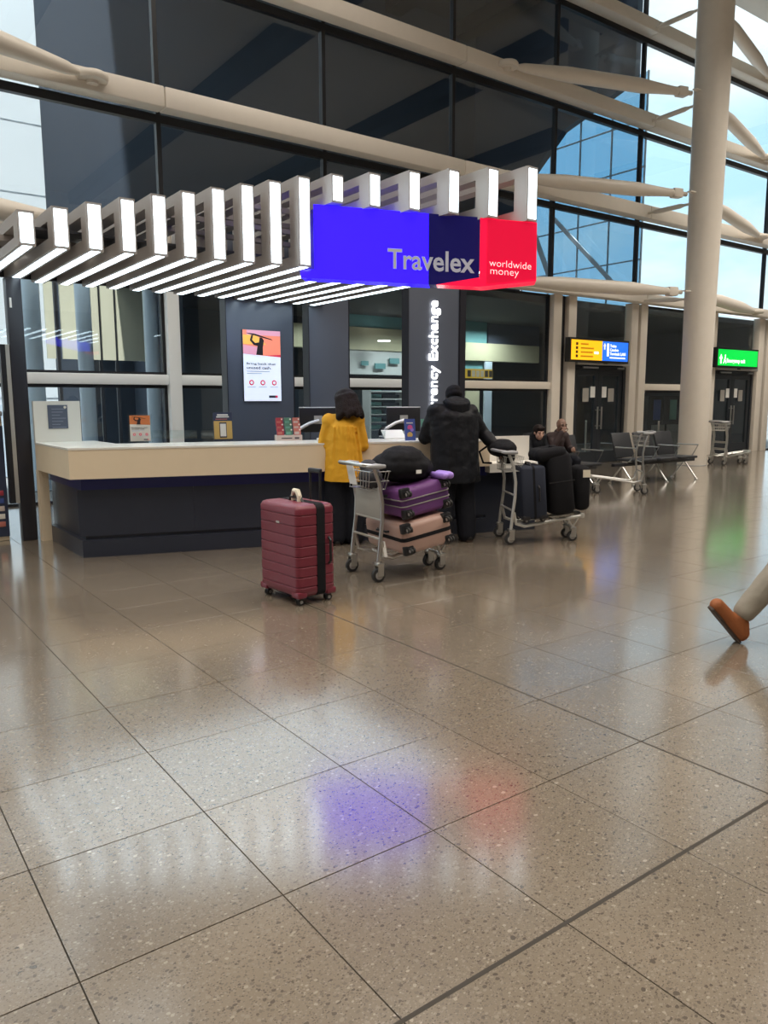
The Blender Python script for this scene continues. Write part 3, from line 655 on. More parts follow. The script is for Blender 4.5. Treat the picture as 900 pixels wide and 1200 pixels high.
# poster screen
pa = ony(286.5, 470, KY-.03); pb = ony(328, 388.5, KY-.03); px0, px1, pz0, pz1 = pa.x, pb.x, pa.z, pb.z
def surf_poster(t, x0, x1, z0, z1, Y, pre, world=True, tilt=None):
    W, Hh = x1-x0, z1-z0
    q = lambda u, v, d=0: Vector((x0+u*W, Y-d, z0+v*Hh))
    def pl(nm, pts, mt, d): mb = MB(); mb.slab([q(u, v, d) for u, v in pts], (0, .0016, 0)); return obj(nm, mb, mt, t, world)
    L = 'p_' if pre == 'p' else 'c_'
    pl('poster_sheet', ((0, 0), (1, 0), (1, 1), (0, 1)), L+'white', .001)
    pl('sunset_picture', ((0, .665), (1, .63), (1, 1), (0, 1)), 'p_coral' if pre == 'p' else 'c_orange', .003)
    if pre == 'p':
        pl('sunset_picture', ((0, .80), (.62, .80), (.35, .93), (0, .93)), 'p_yellow', .0045); pl('sunset_picture', ((0, .665), (.36, .65), (.45, .76), (0, .79)), 'p_pink', .0045)
        pl('sunset_picture', ((.1, .93), (1, .93), (1, 1), (.1, 1)), 'p_pink', .0042); pl('red_wedge', ((.55, .648), (1, .632), (1, .665)), 'p_red', .005)
    pl('surfer_figure', ((.34, .655), (.52, .65), (.52, .76), (.555, .86), (.50, .90), (.44, .90), (.42, .83), (.32, .82), (.24, .86), (.27, .93), (.22, .93), (.18, .855), (.28, .79), (.38, .78)), 'p_black', .006)
    pl('surfboard', ((.08, .958), (.30, .95), (.75, .885), (.80, .865), (.55, .895), (.12, .948)), 'p_black', .0065)
    m_ = lambda u, v: (q(u, v, .005), (1, 0, 0), (0, 0, 1))
    for txt, v, w in (('Bring back that', .515, .78), ('unused cash.', .455, .66)):
        b = text_mb(txt, .1, ext=.0006, bold=.0015); fit(b, w*W, Hh*.042); place(b, frame_mat(q(.08, v, .0035), (1, 0, 0), (0, 0, 1))); obj('lettering', b, L+'text', t, world)
    for v, w in ((.415, .62), (.385, .4)): pl('small_print', ((.08, v), (.08+w, v), (.08+w, v+.012), (.08, v+.012)), 'p_grey', .003)
    for u in (.2, .5, .81):
        mb = MB(); mb.lathe([(W*.065, 0), (W*.065, .003)], 20, Matrix.Translation(q(u, .262, .001)) @ Matrix.Rotation(math.pi/2, 4, 'X')); obj('icon_ring', mb, 'p_red', t, world)
        mb = MB(); mb.lathe([(W*.035, 0), (W*.035, .0045)], 14, Matrix.Translation(q(u, .262, .001)) @ Matrix.Rotation(math.pi/2, 4, 'X')); obj('icon_centre', mb, L+'white', t, world)
        pl('small_print', ((u-.11, .195), (u+.11, .195), (u+.11, .205), (u-.11, .205)), 'p_grey', .003)
    pl('brand_tab', ((.66, .045), (.84, .045), (.84, .08), (.66, .08)), 'p_text', .003); pl('brand_tab', ((.84, .045), (.9, .045), (.9, .08), (.84, .08)), 'p_red', .003)
ps = thing('poster_screen', 'lit portrait poster of a surfer hung on the slate panel', 'poster', ((px0+px1)/2, KY-.03, pz0))
p = MB(); p.box((px0, KY-.028, pz0), (px1, KY-.001, pz1)); obj('backing', p, 'black_plastic', ps, True)
surf_poster(ps, px0, px1, pz0, pz1, KY-.03, 'p')

# ------------------------------------------------------------------ kiosk canopy of hollow light frames
SX0, SS, SW, ZB, YB = 1.616, .2685, .135, 2.80, 9.27
fy = [7.16, 7.13, 7.075, 7.005, 6.96, 6.936, 6.886, 6.826, 6.78, 6.69, 6.512, 6.27, 5.995, 5.737, 5.485, 5.24]
zt = [3.084+.0615*k for k in range(10)] + [3.66]*6
zb2 = [3.396, 3.345, 3.30, 3.257, 3.212, 3.172]
canopy = thing('kiosk_canopy', 'overhead canopy of open taupe frames edged with white light strips', 'canopy', (3.6, YB, 2.8))
for k in range(16):
    x1 = SX0+SS*k; x0 = x1-SW; yf, z1 = fy[k], zt[k]
    tb = .10 if k < 10 else .085; pd = .17
    b = MB()
    zl = ZB if k < 10 else zb2[k-10]
    bh = min(.11, (z1-zl)*.3)
    b.box((x0, yf, zl), (x1, yf+pd, z1))                                   # front post
    b.box((x0, yf+pd, z1-tb), (x1, YB, z1))                                # top bar
    if k < 10:
        b.box((x0, yf+pd, ZB), (x1, YB, ZB+bh)); b.box((x0, YB-.12, ZB+bh), (x1, YB, z1-tb))
    else:
        ys = yf+.50
        b.box((x0, yf+pd, zl), (x1, ys+.15, zl+bh)); b.box((x0, ys, ZB+.1), (x1, ys+.15, zl))
        b.box((x0, ys, ZB), (x1, YB, ZB+.1)); b.box((x0, YB-.12, ZB+.1), (x1, YB, z1-tb))
    sl = obj('slat_frame', b, 'slat', canopy, True)
    s = MB(); s.box((x0+.016, yf-.005, zl+.022), (x1-.016, yf, z1-.022)); obj('front_light_strip', s, 'lamp', sl, True)
    s = MB(); y0 = yf+.012 if k < 10 else yf+.512; s.box((x0+.03, y0, ZB-.004), (x1-.03, YB-.03, ZB)); obj('underside_light_strip', s, 'lamp', sl, True)
XR = SX0+SS*15
for y, z, x0, x1 in ((7.75, 2.93, 1.4, XR), (8.35, 2.93, 1.4, XR), (8.9, 2.93, 1.4, XR), (7.6, 3.30, 2.75, XR), (8.2, 3.30, 2.75, XR), (7.4, 3.46, 3.4, XR), (8.0, 3.46, 3.4, XR)):
    p = MB(); p.box((x0, y, z), (x1, y+.06, z+.05)); obj('cross_rail', p, 'slat', canopy, True)
p = MB(); p.box((1.35, YB, 2.83), (XR+.15, YB+.04, 3.12)); obj('back_header', p, 'panel_edge', canopy, True)
p = MB(); p.box((1.5, 7.45, 3.0), (XR, YB, 3.02)); obj('soffit_board', p, 'soffit', canopy, True)
for i in range(7):
    for j, yy in enumerate((7.95, 8.65)):
        xx = SX0+SS*(2*i+1)-SW-.065+.0; p = MB(); p.lathe([(.045, 2.955), (.05, 2.965), (.05, 3.0)], 16, Matrix.Translation((xx, yy, 0))); obj('downlight', p, 'lampdim' if (i+j) % 2 else 'steel_light', canopy, True)
# support post at the open end
pp = onz(35, 632.5); ps_ = thing('canopy_post', 'tall black post holding up the open end of the canopy', 'post', (pp.x, pp.y, 0))
p = MB(); p.cbox((pp.x-.075, pp.y-.06, 0), (pp.x+.075, pp.y+.08, 2.79), .008); obj('shaft', p, 'panel_edge', ps_, True)
p = MB(); p.box((pp.x-.17, pp.y-.05, .42), (pp.x-.12, pp.y+.05, 2.1)); rl = obj('guide_rail', p, 'black_metal', ps_, True)
p = MB(); p.box((pp.x-.12, pp.y-.05, .42), (pp.x-.08, pp.y+.03, 2.1)); obj('metal_strip', p, 'steel_light', rl, True)
p = MB(); p.box((pp.x-.05, pp.y-.066, 2.48), (pp.x-.03, pp.y-.06, 2.58)); obj('white_label', p, 'paper', ps_, True)

# ------------------------------------------------------------------ angled sign box on the canopy prow
SP = Vector((4.301, 6.512, 0)); SD = Vector((5.643-4.301, 5.241-6.512, 0)).normalized(); SN = Vector((-SD.y, SD.x, 0))
if SN.y < 0: SN = -SN
def sg(s, z, d=0.0): v = SP+SD*s-SN*d; return Vector((v.x, v.y, z))
def ztop_(s): return 3.383-.124*s+.0*s
sb = thing('kiosk_sign', 'angled box sign with a lit blue face, dark end and red block', 'sign', (4.9, 6.1, 2.6))
def face(nm, pts, mt, d=0.0, th=.24): mb = MB(); mb.slab([sg(s, z, d) for s, z in pts][::-1], SN*th); return obj(nm, mb, mt, sb, True)
face('blue_face', ((-.44, 2.715), (.826, 2.623), (.826, 3.283), (-.30, 3.405), (-.30, 2.79), (-.44, 2.79)), 'blue_lit')
face('dark_face', ((.828, 2.623), (.903, 2.618), (1.316, 2.675), (1.316, 3.233), (.828, 3.283)), 'navy_gloss')
face('red_wedge', ((.905, 2.616), (1.33, 2.586), (1.318, 2.673)), 'red_lit', .03)
face('red_block', ((1.32, 2.588), (1.335, 2.585), (1.856, 2.628), (1.849, 3.157), (1.32, 3.218)), 'red_lit', .05, .28)
face('red_front', ((1.385, 2.605), (1.850, 2.64), (1.844, 3.150), (1.385, 3.205)), pmat('red_sign_front', (.6, .005, .03), .25, emit=(.66, .004, .04), estr=.62), .056, .005)
def sign_text(txt, s0, z0, s1, z1, h, mt, bold, d):
    b = text_mb(txt, .2, ext=.004, bold=bold); L = math.hypot(s1-s0, 0)
    fit(b, L, None); hh = [v.y for v in b.v]; sc = h/max(hh)
    b.v = [Vector((v.x, v.y*sc, v.z)) for v in b.v]
    o = sg(s0, z0, d); dx = (sg(s1, z1, d)-o)/L
    for l_ in letters(b): obj('letter', place(l_, frame_mat(o, dx, (0, 0, 1))), mt, sb, True)
sign_text('Travelex', .43, 2.787, 1.272, 2.722, .184, 'letter_grey', .0035, .006)
sign_text('worldwide', 1.413, 2.772, 1.805, 2.728, .062, 'letter_white', -.0035, .064)
sign_text('money', 1.424, 2.698, 1.69, 2.671, .042, 'letter_white', -.0035, .064)

# ------------------------------------------------------------------ counter
CA = Vector((1.865, 7.537, 0)); CDv = Vector((math.cos(math.radians(-17.36)), math.sin(math.radians(-17.36)), 0)); CN = Vector((-CDv.y, CDv.x, 0))
def cpt(s, d): return CA+CDv*s+CN*d
def plan(off, depth, s1, xl, yb=8.9, xw=.62):
    """L-shaped plan, inset by off from the fascia line"""
    def on(d, x): s = (x-CA.x-CN.x*d)/CDv.x; return cpt(s, d)
    a = on(off, xl); b_ = cpt(s1, off); c = cpt(s1, depth); xi = CA.x+xw; d_ = on(depth, xi)
    return [(a.x, a.y), (b_.x, b_.y), (c.x, c.y), (d_.x, d_.y), (xi, yb), (xl, yb)]
S1, S2 = 4.38, 5.08
ct = thing('service_counter', 'long L-shaped service counter with beige fascia and dark navy base', 'counter', (CA.x, CA.y, 0))
p = MB(); p.prism(plan(0, .72, S1, CA.x), .775, 1.052); obj('fascia', p, 'counter_beige', ct, True)
p = MB(); p.prism(plan(-.004, .724, S1+.004, CA.x-.004), 1.052, 1.07); obj('worktop', p, 'counter_white', ct, True)
p = MB(); p.prism(plan(.12, .66, S1+.02, CA.x+.12), .66, .775); obj('painted_blue_glow', p, 'counter_glow', ct, True)  # blue glow under the fascia, painted as a solid band
for i in range(4):
    p = MB(); a, b_ = .05+i*1.09, .05+(i+1)*1.09-.0015; q0, q1, q2, q3 = cpt(a+.0, .125), cpt(b_, .125), cpt(b_, .145), cpt(a, .145)
    p.prism([(q.x, q.y) for q in (q0, q1, q2, q3)], .205, .66); obj('front_panel', p, 'counter_navy', ct, True)
p = MB(); p.prism(plan(.145, .66, S1+.02, CA.x+.145), .17, .66); obj('carcass', p, 'counter_navy', ct, True)
p = MB(); p.prism(plan(.10, .66, S1+.02, CA.x+.10), 0, .17); obj('plinth', p, 'counter_navy', ct, True)
p = MB(); p.box((CA.x+.0, 8.82, 0), (CA.x+.10, 8.93, .775)); obj('end_panel', p, 'counter_beige', ct, True)
# lower accessible section at the far end
p = MB(); p.prism([(q.x, q.y) for q in (cpt(S1+.003, 0), cpt(S2, 0), cpt(S2, .72), cpt(S1+.003, .72))], .70, .80); obj('low_worktop', p, 'counter_white', ct, True)
p = MB(); p.prism([(q.x, q.y) for q in (cpt(S1+.02, .13), cpt(S2-.03, .13), cpt(S2-.03, .66), cpt(S1+.02, .66))], 0, .70); obj('low_base', p, 'counter_navy', ct, True)
p = MB(); p.prism([(q.x, q.y) for q in (cpt(S1-.1, .36), cpt(S2, .36), cpt(S2, .40), cpt(S1-.1, .40))], .80, 1.09); obj('upright_screen', p, 'counter_white', ct, True)
# raised end panel with a notice
e0 = onz(95, 515.5, 1.07); ex1 = ony(95, 500, 8.86).x; zp = ony(60, 470, 8.86).z
p = MB(); p.box((CA.x-.0, 8.86, 1.071), (ex1, 8.92, zp)); rp_ = obj('raised_end_panel', p, 'counter_white', ct, True)
a = ony(57, 502.5, 8.855); b_ = ony(78.5, 474.5, 8.855)
nt = thing('wall_notice', 'dark printed notice fixed to the raised white end of the counter', 'notice', ((a.x+b_.x)/2, 8.85, a.z))
p = MB(); p.box((a.x, 8.852, a.z), (b_.x, 8.858, b_.z)); obj('sheet', p, 'c_notice', nt, True)
for k in range(7):
    p = MB(); zz = b_.z-.04-k*.033; p.box((a.x+.04, 8.849, zz-.008), (b_.x-.02-.03*(k % 3), 8.852, zz)); obj('text_line', p, 'c_noticeline', nt, True)
p = MB(); p.lathe([(.014, 0), (.014, .004)], 14, Matrix.Translation((b_.x-.025, 8.852, b_.z-.025)) @ Matrix.Rotation(math.pi/2, 4, 'X')); obj('badge', p, 'c_white', nt, True)

# counter things -----------------------------------------------------------
CR = math.radians(-17.36)
def stand_at(px, py, d=0.0, z=1.07): v = onz(px, py, z); return Vector((v.x, v.y, z))
v = stand_at(165, 518); t = thing('leaflet_stand', 'clear acrylic stand holding a surfer leaflet on the counter', 'stand', v, CR)
p = MB(); p.box((-.125, 0, 0), (.125, .006, .30)); p.box((-.125, .0, 0), (.125, .09, .006)); obj('acrylic_holder', p, 'acrylic', t)
surf_poster(t, -.105, .105, .01, .285, -.003, 'c', False)
v = stand_at(262, 516); t = thing('card_stand', 'upright navy and gold card advert standing on the counter', 'stand', v, CR)
p = MB(); p.slab([(-.105, -.01, 0), (.105, -.01, 0), (.105, .035, .31), (-.105, .035, .31)], (0, .012, 0)); p.box((-.1, 0, 0), (.1, .09, .006)); obj('card', p, 'c_navy', t)
def card_piece(nm, x0, x1, z0, z1, mt, d=.003):
    f_ = lambda z: -.01+.045*z/.31
    p = MB(); p.slab([(x0, f_(z0)-d, z0), (x1, f_(z0)-d, z0), (x1, f_(z1)-d, z1), (x0, f_(z1)-d, z1)], (0, .002, 0)); obj(nm, p, mt, t)
card_piece('picture', -.1, .1, .015, .215, 'c_gold'); card_piece('phone_frame', -.04, .04, .03, .20, 'c_text', .005); card_piece('phone_screen', -.032, .032, .045, .185, 'c_white', .007)
card_piece('text_line', -.06, .06, .275, .29, 'c_white'); card_piece('text_line', -.07, .07, .255, .268, 'c_white'); card_piece('text_line', -.08, .05, .232, .239, 'c_coral')
# gift card display
v = stand_at(338, 516); t = thing('gift_card_display', 'small cardboard display of red, green and coral cards on the counter', 'display', v, CR)
p = MB(); p.box((-.145, -.06, 0), (.145, .06, .06)); obj('tray', p, 'c_pale', t)
q = MB(); q.box((-.09, -.063, .022), (.03, -.06, .032)); q.box((.06, -.063, .018), (.11, -.06, .036)); obj('tray_print', q, 'c_text', t)
for i, (mt, m2) in enumerate((('c_red', 'c_coral'), ('c_green', 'c_mint'), ('c_coral', 'c_pale'))):
    for k in range(3):
        x0 = -.135+i*.095; z0 = .05+k*.058; y0 = -.045+k*.03
        p = MB(); p.box((x0, y0, z0), (x0+.078, y0+.012, z0+.085)); cd = obj('card_pack', p, mt, t)
        q = MB(); q.box((x0+.008, y0-.002, z0+.018), (x0+.058, y0, z0+.048)); obj('card_label', q, m2, cd)
        q = MB(); q.lathe([(.009, 0), (.009, .003)], 12, Matrix.Translation((x0+.066, y0, z0+.068)) @ Matrix.Rotation(math.pi/2, 4, 'X')); obj('card_badge', q, 'c_white', cd)
# low acrylic guards
for a_, b2 in ((178, 231), (236, 252)):
    v0, v1 = stand_at(a_, 514), stand_at(b2, 514)
    p = MB(); p.slab([v0, v1, v1+Vector((0, 0, .10)), v0+Vector((0, 0, .10))], CN*.006); tag(obj('acrylic_guard', p, 'acrylic'), 'low clear acrylic guard standing along the counter '+('beside the surfer leaflet' if a_ == 178 else 'against the card stand'), 'guard')
# monitors on swing arms
def monitor(label, px, py, w, armside, grp):
    v = stand_at(px, py); v = v+CN*.42; v.z = 1.07
    t = thing('monitor', label, 'monitor', v, CR+math.pi, group=grp)
    p = MB(); p.cbox((-w/2, -.012, .06), (w/2, .012, .36), .006); obj('housing', p, 'black_plastic', t)
    q = MB(); q.box((-w/2+.012, -.014, .072), (w/2-.012, -.012, .35)); obj('screen', q, 'screen_black', t)
    q = MB(); q.box((-w/2, -.014, .352), (w/2, .014, .364)); obj('top_edge', q, 'white_plastic', t)
    q = MB(); q.box((-.05, .012, .16), (.05, .03, .26)); obj('vesa_plate', q, 'steel_light', t)
    a = MB(); a.tube([(0, .04, .2), (armside*.12, .07, .17), (armside*.26, .09, .1)], .02, 10); a.tube([(armside*.26, .09, .1), (armside*.28, .04, .0)], .016, 10); a.lathe([(.05, 0), (.05, .012)], 20, Matrix.Translation((armside*.28, .04, 0))); obj('swing_arm', a, 'white_plastic', t)
    return t
monitor('black monitor on a white swing arm behind the gift card display', 383, 514, .46, 1, 'counter monitors')
monitor('black monitor on a white swing arm behind the green and blue leaflets', 487, 513, .44, 1, 'counter monitors')
for (px, py, lab, mt) in ((481, 516, 'blue leaflet with pink and yellow dots propped on the counter', 'c_blue'), (500.5, 516, 'mint green leaflet propped on the counter beside the monitor', 'c_mint')):
    v = stand_at(px, py); t = thing('propped_leaflet', lab, 'leaflet', v, CR)
    p = MB(); p.slab([(-.062, -.005, 0), (.062, -.005, 0), (.062, .03, .235), (-.062, .03, .235)], (0, .012, 0)); obj('card', p, mt, t)
    if mt == 'c_blue':
        for (x_, z_, r_, m2) in ((0, .14, .03, 'c_pinkdot'), (.022, .115, .02, 'c_lilac'), (-.005, .06, .032, 'c_gold')):
            q = MB(); q.lathe([(r_, 0), (r_, .006)], 16, Matrix.Translation((x_, .15*z_-.002, z_)) @ Matrix.Rotation(math.pi/2, 4, 'X')); obj('dot_print', q, m2, t)
        q = MB(); q.box((-.04, .020, .185), (.035, .026, .197)); obj('title_print', q, 'c_white', t)
    else:
        q = MB(); q.box((-.04, .006, .10), (.04, .012, .14)); obj('dark_print', q, 'c_text', t)
v = stand_at(378, 517); p = MB(); p.cbox((-.06, -.03, 0), (.06, .03, .035), .006); o = obj('card_reader', p, 'white_plastic'); o.location = v; o.rotation_euler = (0, 0, CR); tag(o, 'small white card reader on the counter beside the gift cards', 'reader')
v = stand_at(462, 514); t = thing('paper_tray', 'angled clear tray of papers on the counter by the swing arm', 'tray', v, CR)
p = MB(); p.slab([(-.13, -.04, .0), (.13, -.04, .0), (.13, .1, .09), (-.13, .1, .09)], (0, -.004, .008)); obj('sheet', p, 'paper', t)
p = MB(); p.box((-.13, -.045, 0), (-.124, .1, .09)); p.box((.124, -.045, 0), (.13, .1, .09)); obj('tray_side', p, 'acrylic', t)

# information unit left of the post
iu = thing('information_unit', 'beige information unit with dark icon poster outside the kiosk', 'unit', (1.35, 9.15, 0))
zt_ = ony(12, 488, 9.1).z
p = MB(); p.cbox((.75, 9.1, 0), (pp.x-.18, 9.3, zt_), .01); obj('cabinet', p, 'counter_beige', iu, True)
p = MB(); p.cbox((.72, 9.02, zt_), (pp.x-.18, 9.34, zt_+.06), .02); obj('sloping_ledge', p, 'grey_plastic', iu, True)
xq = ony(7, 560, 9.09).x
p = MB(); p.box((.8, 9.088, .05), (xq, 9.1, zt_-.1)); ip = obj('icon_poster', p, 'c_navy', iu, True)
for k in range(5):
    q = MB(); q.cbox((xq-.1, 9.082, .16+k*.085), (xq-.035, 9.088, .215+k*.085), .002); obj('icon', q, ('c_coral', 'c_white', 'c_pale', 'c_blue', 'c_red')[k], ip, True)

# ------------------------------------------------------------------ luggage
def rring(w, d, r, ins, z, n=4):
    hw, hd, rr = w/2-ins, d/2-ins, max(.004, r-ins*.5); pts = []
    for cx_, cy_, a0 in ((hw-rr, hd-rr, 0), (-hw+rr, hd-rr, 90), (-hw+rr, -hd+rr, 180), (hw-rr, -hd+rr, 270)):
        for k in range(n+1):
            a = math.radians(a0+90*k/n); pts.append(Vector((cx_+rr*math.cos(a), cy_+rr*math.sin(a), z)))
    return pts
def shell(w, d, z0, z1, r, grooves=(), gd=.006, gw=.007):
    rings = [rring(w, d, r, r*.8, z0), rring(w, d, r, r*.3, z0+r*.22), rring(w, d, r, 0, z0+r*.75)]
    for g_ in grooves:
        rings += [rring(w, d, r, 0, g_-gw), rring(w, d, r, gd, g_-gw*.3), rring(w, d, r, gd, g_+gw*.3), rring(w, d, r, 0, g_+gw)]
    rings += [rring(w, d, r, 0, z1-r*.75), rring(w, d, r, r*.3, z1-r*.22), rring(w, d, r, r*.8, z1)]
    mb = MB(); mb.loft(rings); return mb
def ring_band(d, z0, z1, x0, x1, r, out):
    """belt round a case in the YZ plane between x0 and x1"""
    def rg(x): return [Vector((x, p.x, (z0+z1)/2+p.y)) for p in rring(d+2*out, z1-z0+2*out, r, 0, 0)]
    mb = MB(); mb.loft([rg(x0), rg(x1)]); return mb
def caster(t, x, y, z=0.0, r=.026, nm='wheel', tw=.018):
    h = MB(); h.cbox((x-.02, y-.022, z+r*1.2), (x+.02, y+.022, z+r*2.5), .005); hs = obj('wheel_housing', h, 'black_plastic', t)
    for s_ in (-1, 1):
        w = MB(); mt_ = Matrix.Translation((x, y+s_*.014, z+r)) @ Matrix.Rotation(math.pi/2, 4, 'X')
        w.lathe([(r*.6, -tw/2), (r, -tw*.35), (r, tw*.35), (r*.6, tw/2)], 18, mt_); wo_ = obj(nm, w, 'rubber', hs)
        hb = MB(); hb.lathe([(r*.5, -tw*.55), (r*.5, tw*.55)], 14, mt_); obj('hub', hb, 'hub', hs)
def suitcase(label, mat, d, w, h, grooves, bandmat, band=(-.03, .03), loc=(0, 0, 0), rot=(0, 0, 0), handle=0.0, wheels=True, cat='suitcase', r=.045, group=None, zb=.06, piping=None, seam=None):
    t = thing('suitcase', label, cat, loc, group=group); t.rotation_euler = rot
    z0, z1 = zb, zb+h
    gr = [z0+(i+1)*h/(grooves+1) for i in range(grooves)]
    obj('shell', shell(d, w, z0, z1, r, gr), mat, t)
    obj('zip_band', ring_band(w, z0, z1, band[0], band[1], r, .003), bandmat, t)
    if piping:
        for x_ in (band[0]-.012, band[1]+.004): obj('piping', ring_band(w, z0, z1, x_, x_+.008, r, .007), piping, t)
    if wheels:
        for sx_ in (-1, 1):
            for s_ in (-1, 1): caster(t, sx_*(d/2-.045), s_*(w/2-.05), 0)
            for s_ in (-1, 1):
                c = MB(); c.cbox((sx_*(d/2-.04)-.042, s_*(w/2-.045)-.047, z0-.004), (sx_*(d/2-.04)+.042, s_*(w/2-.045)+.047, z0+.045), .012); obj('corner_guard', c, 'black_plastic' if piping or grooves < 7 else mat, t)
    th = MB(); th.tube([(-.0, -.09, z1-.005), (0, -.07, z1+.028), (0, .07, z1+.028), (0, .09, z1-.005)], .011, 10); obj('top_handle', th, 'black_plastic', t)
    sh_ = MB(); sh_.tube([(band[1]+.035, -w/2+.002, z0+h*.34), (band[1]+.035, -w/2-.022, z0+h*.37), (band[1]+.035, -w/2-.022, z0+h*.60), (band[1]+.035, -w/2+.002, z0+h*.63)], .010, 8); obj('side_handle', sh_, 'black_plastic', t)
    if handle:
        hh = MB()
        for s_ in (-1, 1): hh.tube([(d/2-.035, s_*.065-.06, z1-.04), (d/2-.035, s_*.065-.06, z1+handle-.03)], .010, 8)
        obj('pull_rod', hh, 'black_plastic', t)
        g_ = MB(); g_.cbox((d/2-.05, -.138, z1+handle-.035), (d/2-.02, .018, z1+handle), .008); obj('pull_grip', g_, 'black_plastic', t)
    return t
w1, w2, w3 = onz(319, 694), onz(347, 711), onz(389, 704)
mc = Vector(((w2.x+w3.x)/2+.005, (w1.y+w2.y)/2, 0))
ms = suitcase('upright maroon ribbed suitcase with a cream strap on its handle', 'maroon', .345, .53, .69, 8, 'black_fabric', (.0, .075), mc, (0, 0, math.radians(4)), .245)
tgm = MB(); tgm.tube([(-.01, -.06, .75), (-.01, -.06, .79), (-.005, -.03, .825), (.0, .02, .825), (.01, .05, .79), (.01, .05, .75)], [.018, .020, .022, .022, .020, .018], 8); obj('luggage_strap', tgm, 'cream', ms)
lg = MB(); lg.box((-.1745, -.03, .60), (-.172, .015, .615)); obj('badge', lg, 'steel_light', ms)

# ------------------------------------------------------------------ luggage trolleys
def cart_wheel(t, x, y, r=.06):
    mt_ = Matrix.Translation((x, y, r)) @ Matrix.Rotation(math.pi/2, 4, 'X')
    f = MB(); f.box((x-.02, y-.034, r*.9), (x+.035, y-.026, r*2.5)); f.box((x-.02, y+.026, r*.9), (x+.035, y+.034, r*2.5)); f.cbox((x-.03, y-.036, r*2.4), (x+.04, y+.036, r*2.8), .006); fk = obj('caster_fork', f, 'chrome', t)
    w = MB(); w.lathe([(r*.7, -.02), (r, -.014), (r, .014), (r*.7, .02)], 22, mt_); obj('wheel', w, 'rubber', fk)
    hb = MB(); hb.lathe([(r*.55, -.023), (r*.6, -.021), (r*.6, .021), (r*.55, .023)], 18, mt_); obj('hub', hb, 'hub', fk)
def trolley(label, loc, rotz, board=True, mat='chrome', hz=.97):
    t = thing('luggage_trolley', label, 'trolley', loc, rotz, group='luggage trolleys')
    for s_ in (-1, 1):
        y = s_*.235
        u = MB(); u.tube([(0, y, .15), (.015, y, .3), (.04, y*.98, .5), (.045, y*.96, .66), (.02, y*.96, .82), (-.03, y*.96, hz-.02)], .017, 12); obj('upright', u, mat, t)
        cart_wheel(t, 0, y); cart_wheel(t, .72, s_*.095, .055)
        b = MB(); b.tube([(.03, y, .34), (.06, y*.95, .22), (.16, y*.8, .185), (.5, y*.55, .235), (.82, y*.42, .275)], .018, 10); obj('deck_rail', b, mat, t)
        k = MB(); k.tube([(.72, s_*.095, .15), (.66, y*.5, .25)], .011, 8); k.tube([(.72, s_*.095, .15), (.79, y*.43, .27)], .011, 8); obj('wheel_strut', k, mat, t)
        wg = MB(); wg.loft([rring(.10, .03, .012, 0, 0), rring(.11, .045, .02, 0, .05), rring(.06, .03, .012, 0, .13), rring(.02, .012, .005, 0, .16)])
        wg.v = [Matrix.Translation((.05, y*.97, hz)) @ Matrix.Rotation(math.radians(-90), 4, 'Y') @ Matrix.Rotation(math.radians(90), 4, 'Z') @ v_ for v_ in wg.v]; obj('handle_wing', wg, 'grey_plastic', t)
    hb = MB(); hb.tube([(-.02, -.235, hz), (-.13, -.20, hz+.015), (-.16, -.1, hz+.02), (-.16, .1, hz+.02), (-.13, .20, hz+.015), (-.02, .235, hz)], .016, 10); obj('push_handle', hb, mat if board else 'grey_plastic', t)
    c = MB(); c.tube([(.02, -.235, .36), (.02, .235, .36)], .011, 8); c.tube([(.04, -.23, .52), (.04, .23, .52)], .011, 8); c.tube([(.5, -.13, .235), (.5, .13, .235)], .013, 8); c.tube([(.18, -.19, .19), (.18, .19, .19)], .013, 8); c.tube([(.72, -.11, .15), (.72, .11, .15)], .014, 8); obj('cross_bar', c, mat, t)
    n = MB(); n.cbox((.80, -.12, .25), (.85, .12, .305), .015); obj('nose_bumper', n, 'steel_light', t)
    bk = MB()
    for z_, ex in ((hz-.05, 0), (hz-.13, .01), (hz-.20, .03)):
        bk.tube([(-.05, -.20+ex, z_), (.14-ex, -.20+ex, z_), (.14-ex, .20-ex, z_), (-.05, .20-ex, z_), (-.05, -.20+ex, z_)], .0045, 6)
    for k in range(8):
        y = -.18+k*.36/7
        for x_, x2 in ((.14, .11), (-.05, -.05)): bk.tube([(x_, y, hz-.05), (x2, y*.9, hz-.20)], .0035, 6)
        bk.tube([(-.05, y*.9, hz-.20), (.11, y*.9, hz-.20)], .0035, 6)
    obj('wire_basket', bk, mat, t)
    if board:
        p = MB(); p.cbox((.028, -.215, .53), (.04, .215, hz-.19), .004); obj('advert_board', p, 'grey_board', t)
    return t
c1a, c1b = onz(413, 670), onz(443, 682)
c1 = (c1a+c1b)/2; c1r = math.atan2(5.24-c1.y, 4.415-c1.x)
trolley('chrome luggage trolley loaded with purple and rose suitcases', c1, c1r)
def cart_local(c, r, x, y, z): return Vector((c.x+x*math.cos(r)-y*math.sin(r), c.y+x*math.sin(r)+y*math.cos(r), z))
PERM = Matrix(((0, 1, 0), (0, 0, 1), (1, 0, 0)))
def lying(c, r, x, y, z, tilt, twist=0.0):
    m_ = Matrix.Rotation(r+twist, 3, 'Z') @ Matrix.Rotation(math.radians(tilt), 3, 'Y') @ PERM
    return cart_local(c, r, x, y, z), m_.to_euler()
lo, ro = lying(c1, c1r, .43, -.40, .385, -9)
suitcase('rose gold hard suitcase lying at the bottom of the loaded chrome trolley', 'rose', .27, .50, .66, 0, 'black_fabric', (-.016, .016), lo, ro, r=.05)
lo, ro = lying(c1, c1r, .44, -.36, .685, -9, math.radians(2))
suitcase('purple fabric suitcase lying on top of the rose gold one', 'purple', .26, .50, .64, 0, 'purple_dark', (-.016, .022), lo, ro, r=.05, piping='piping')
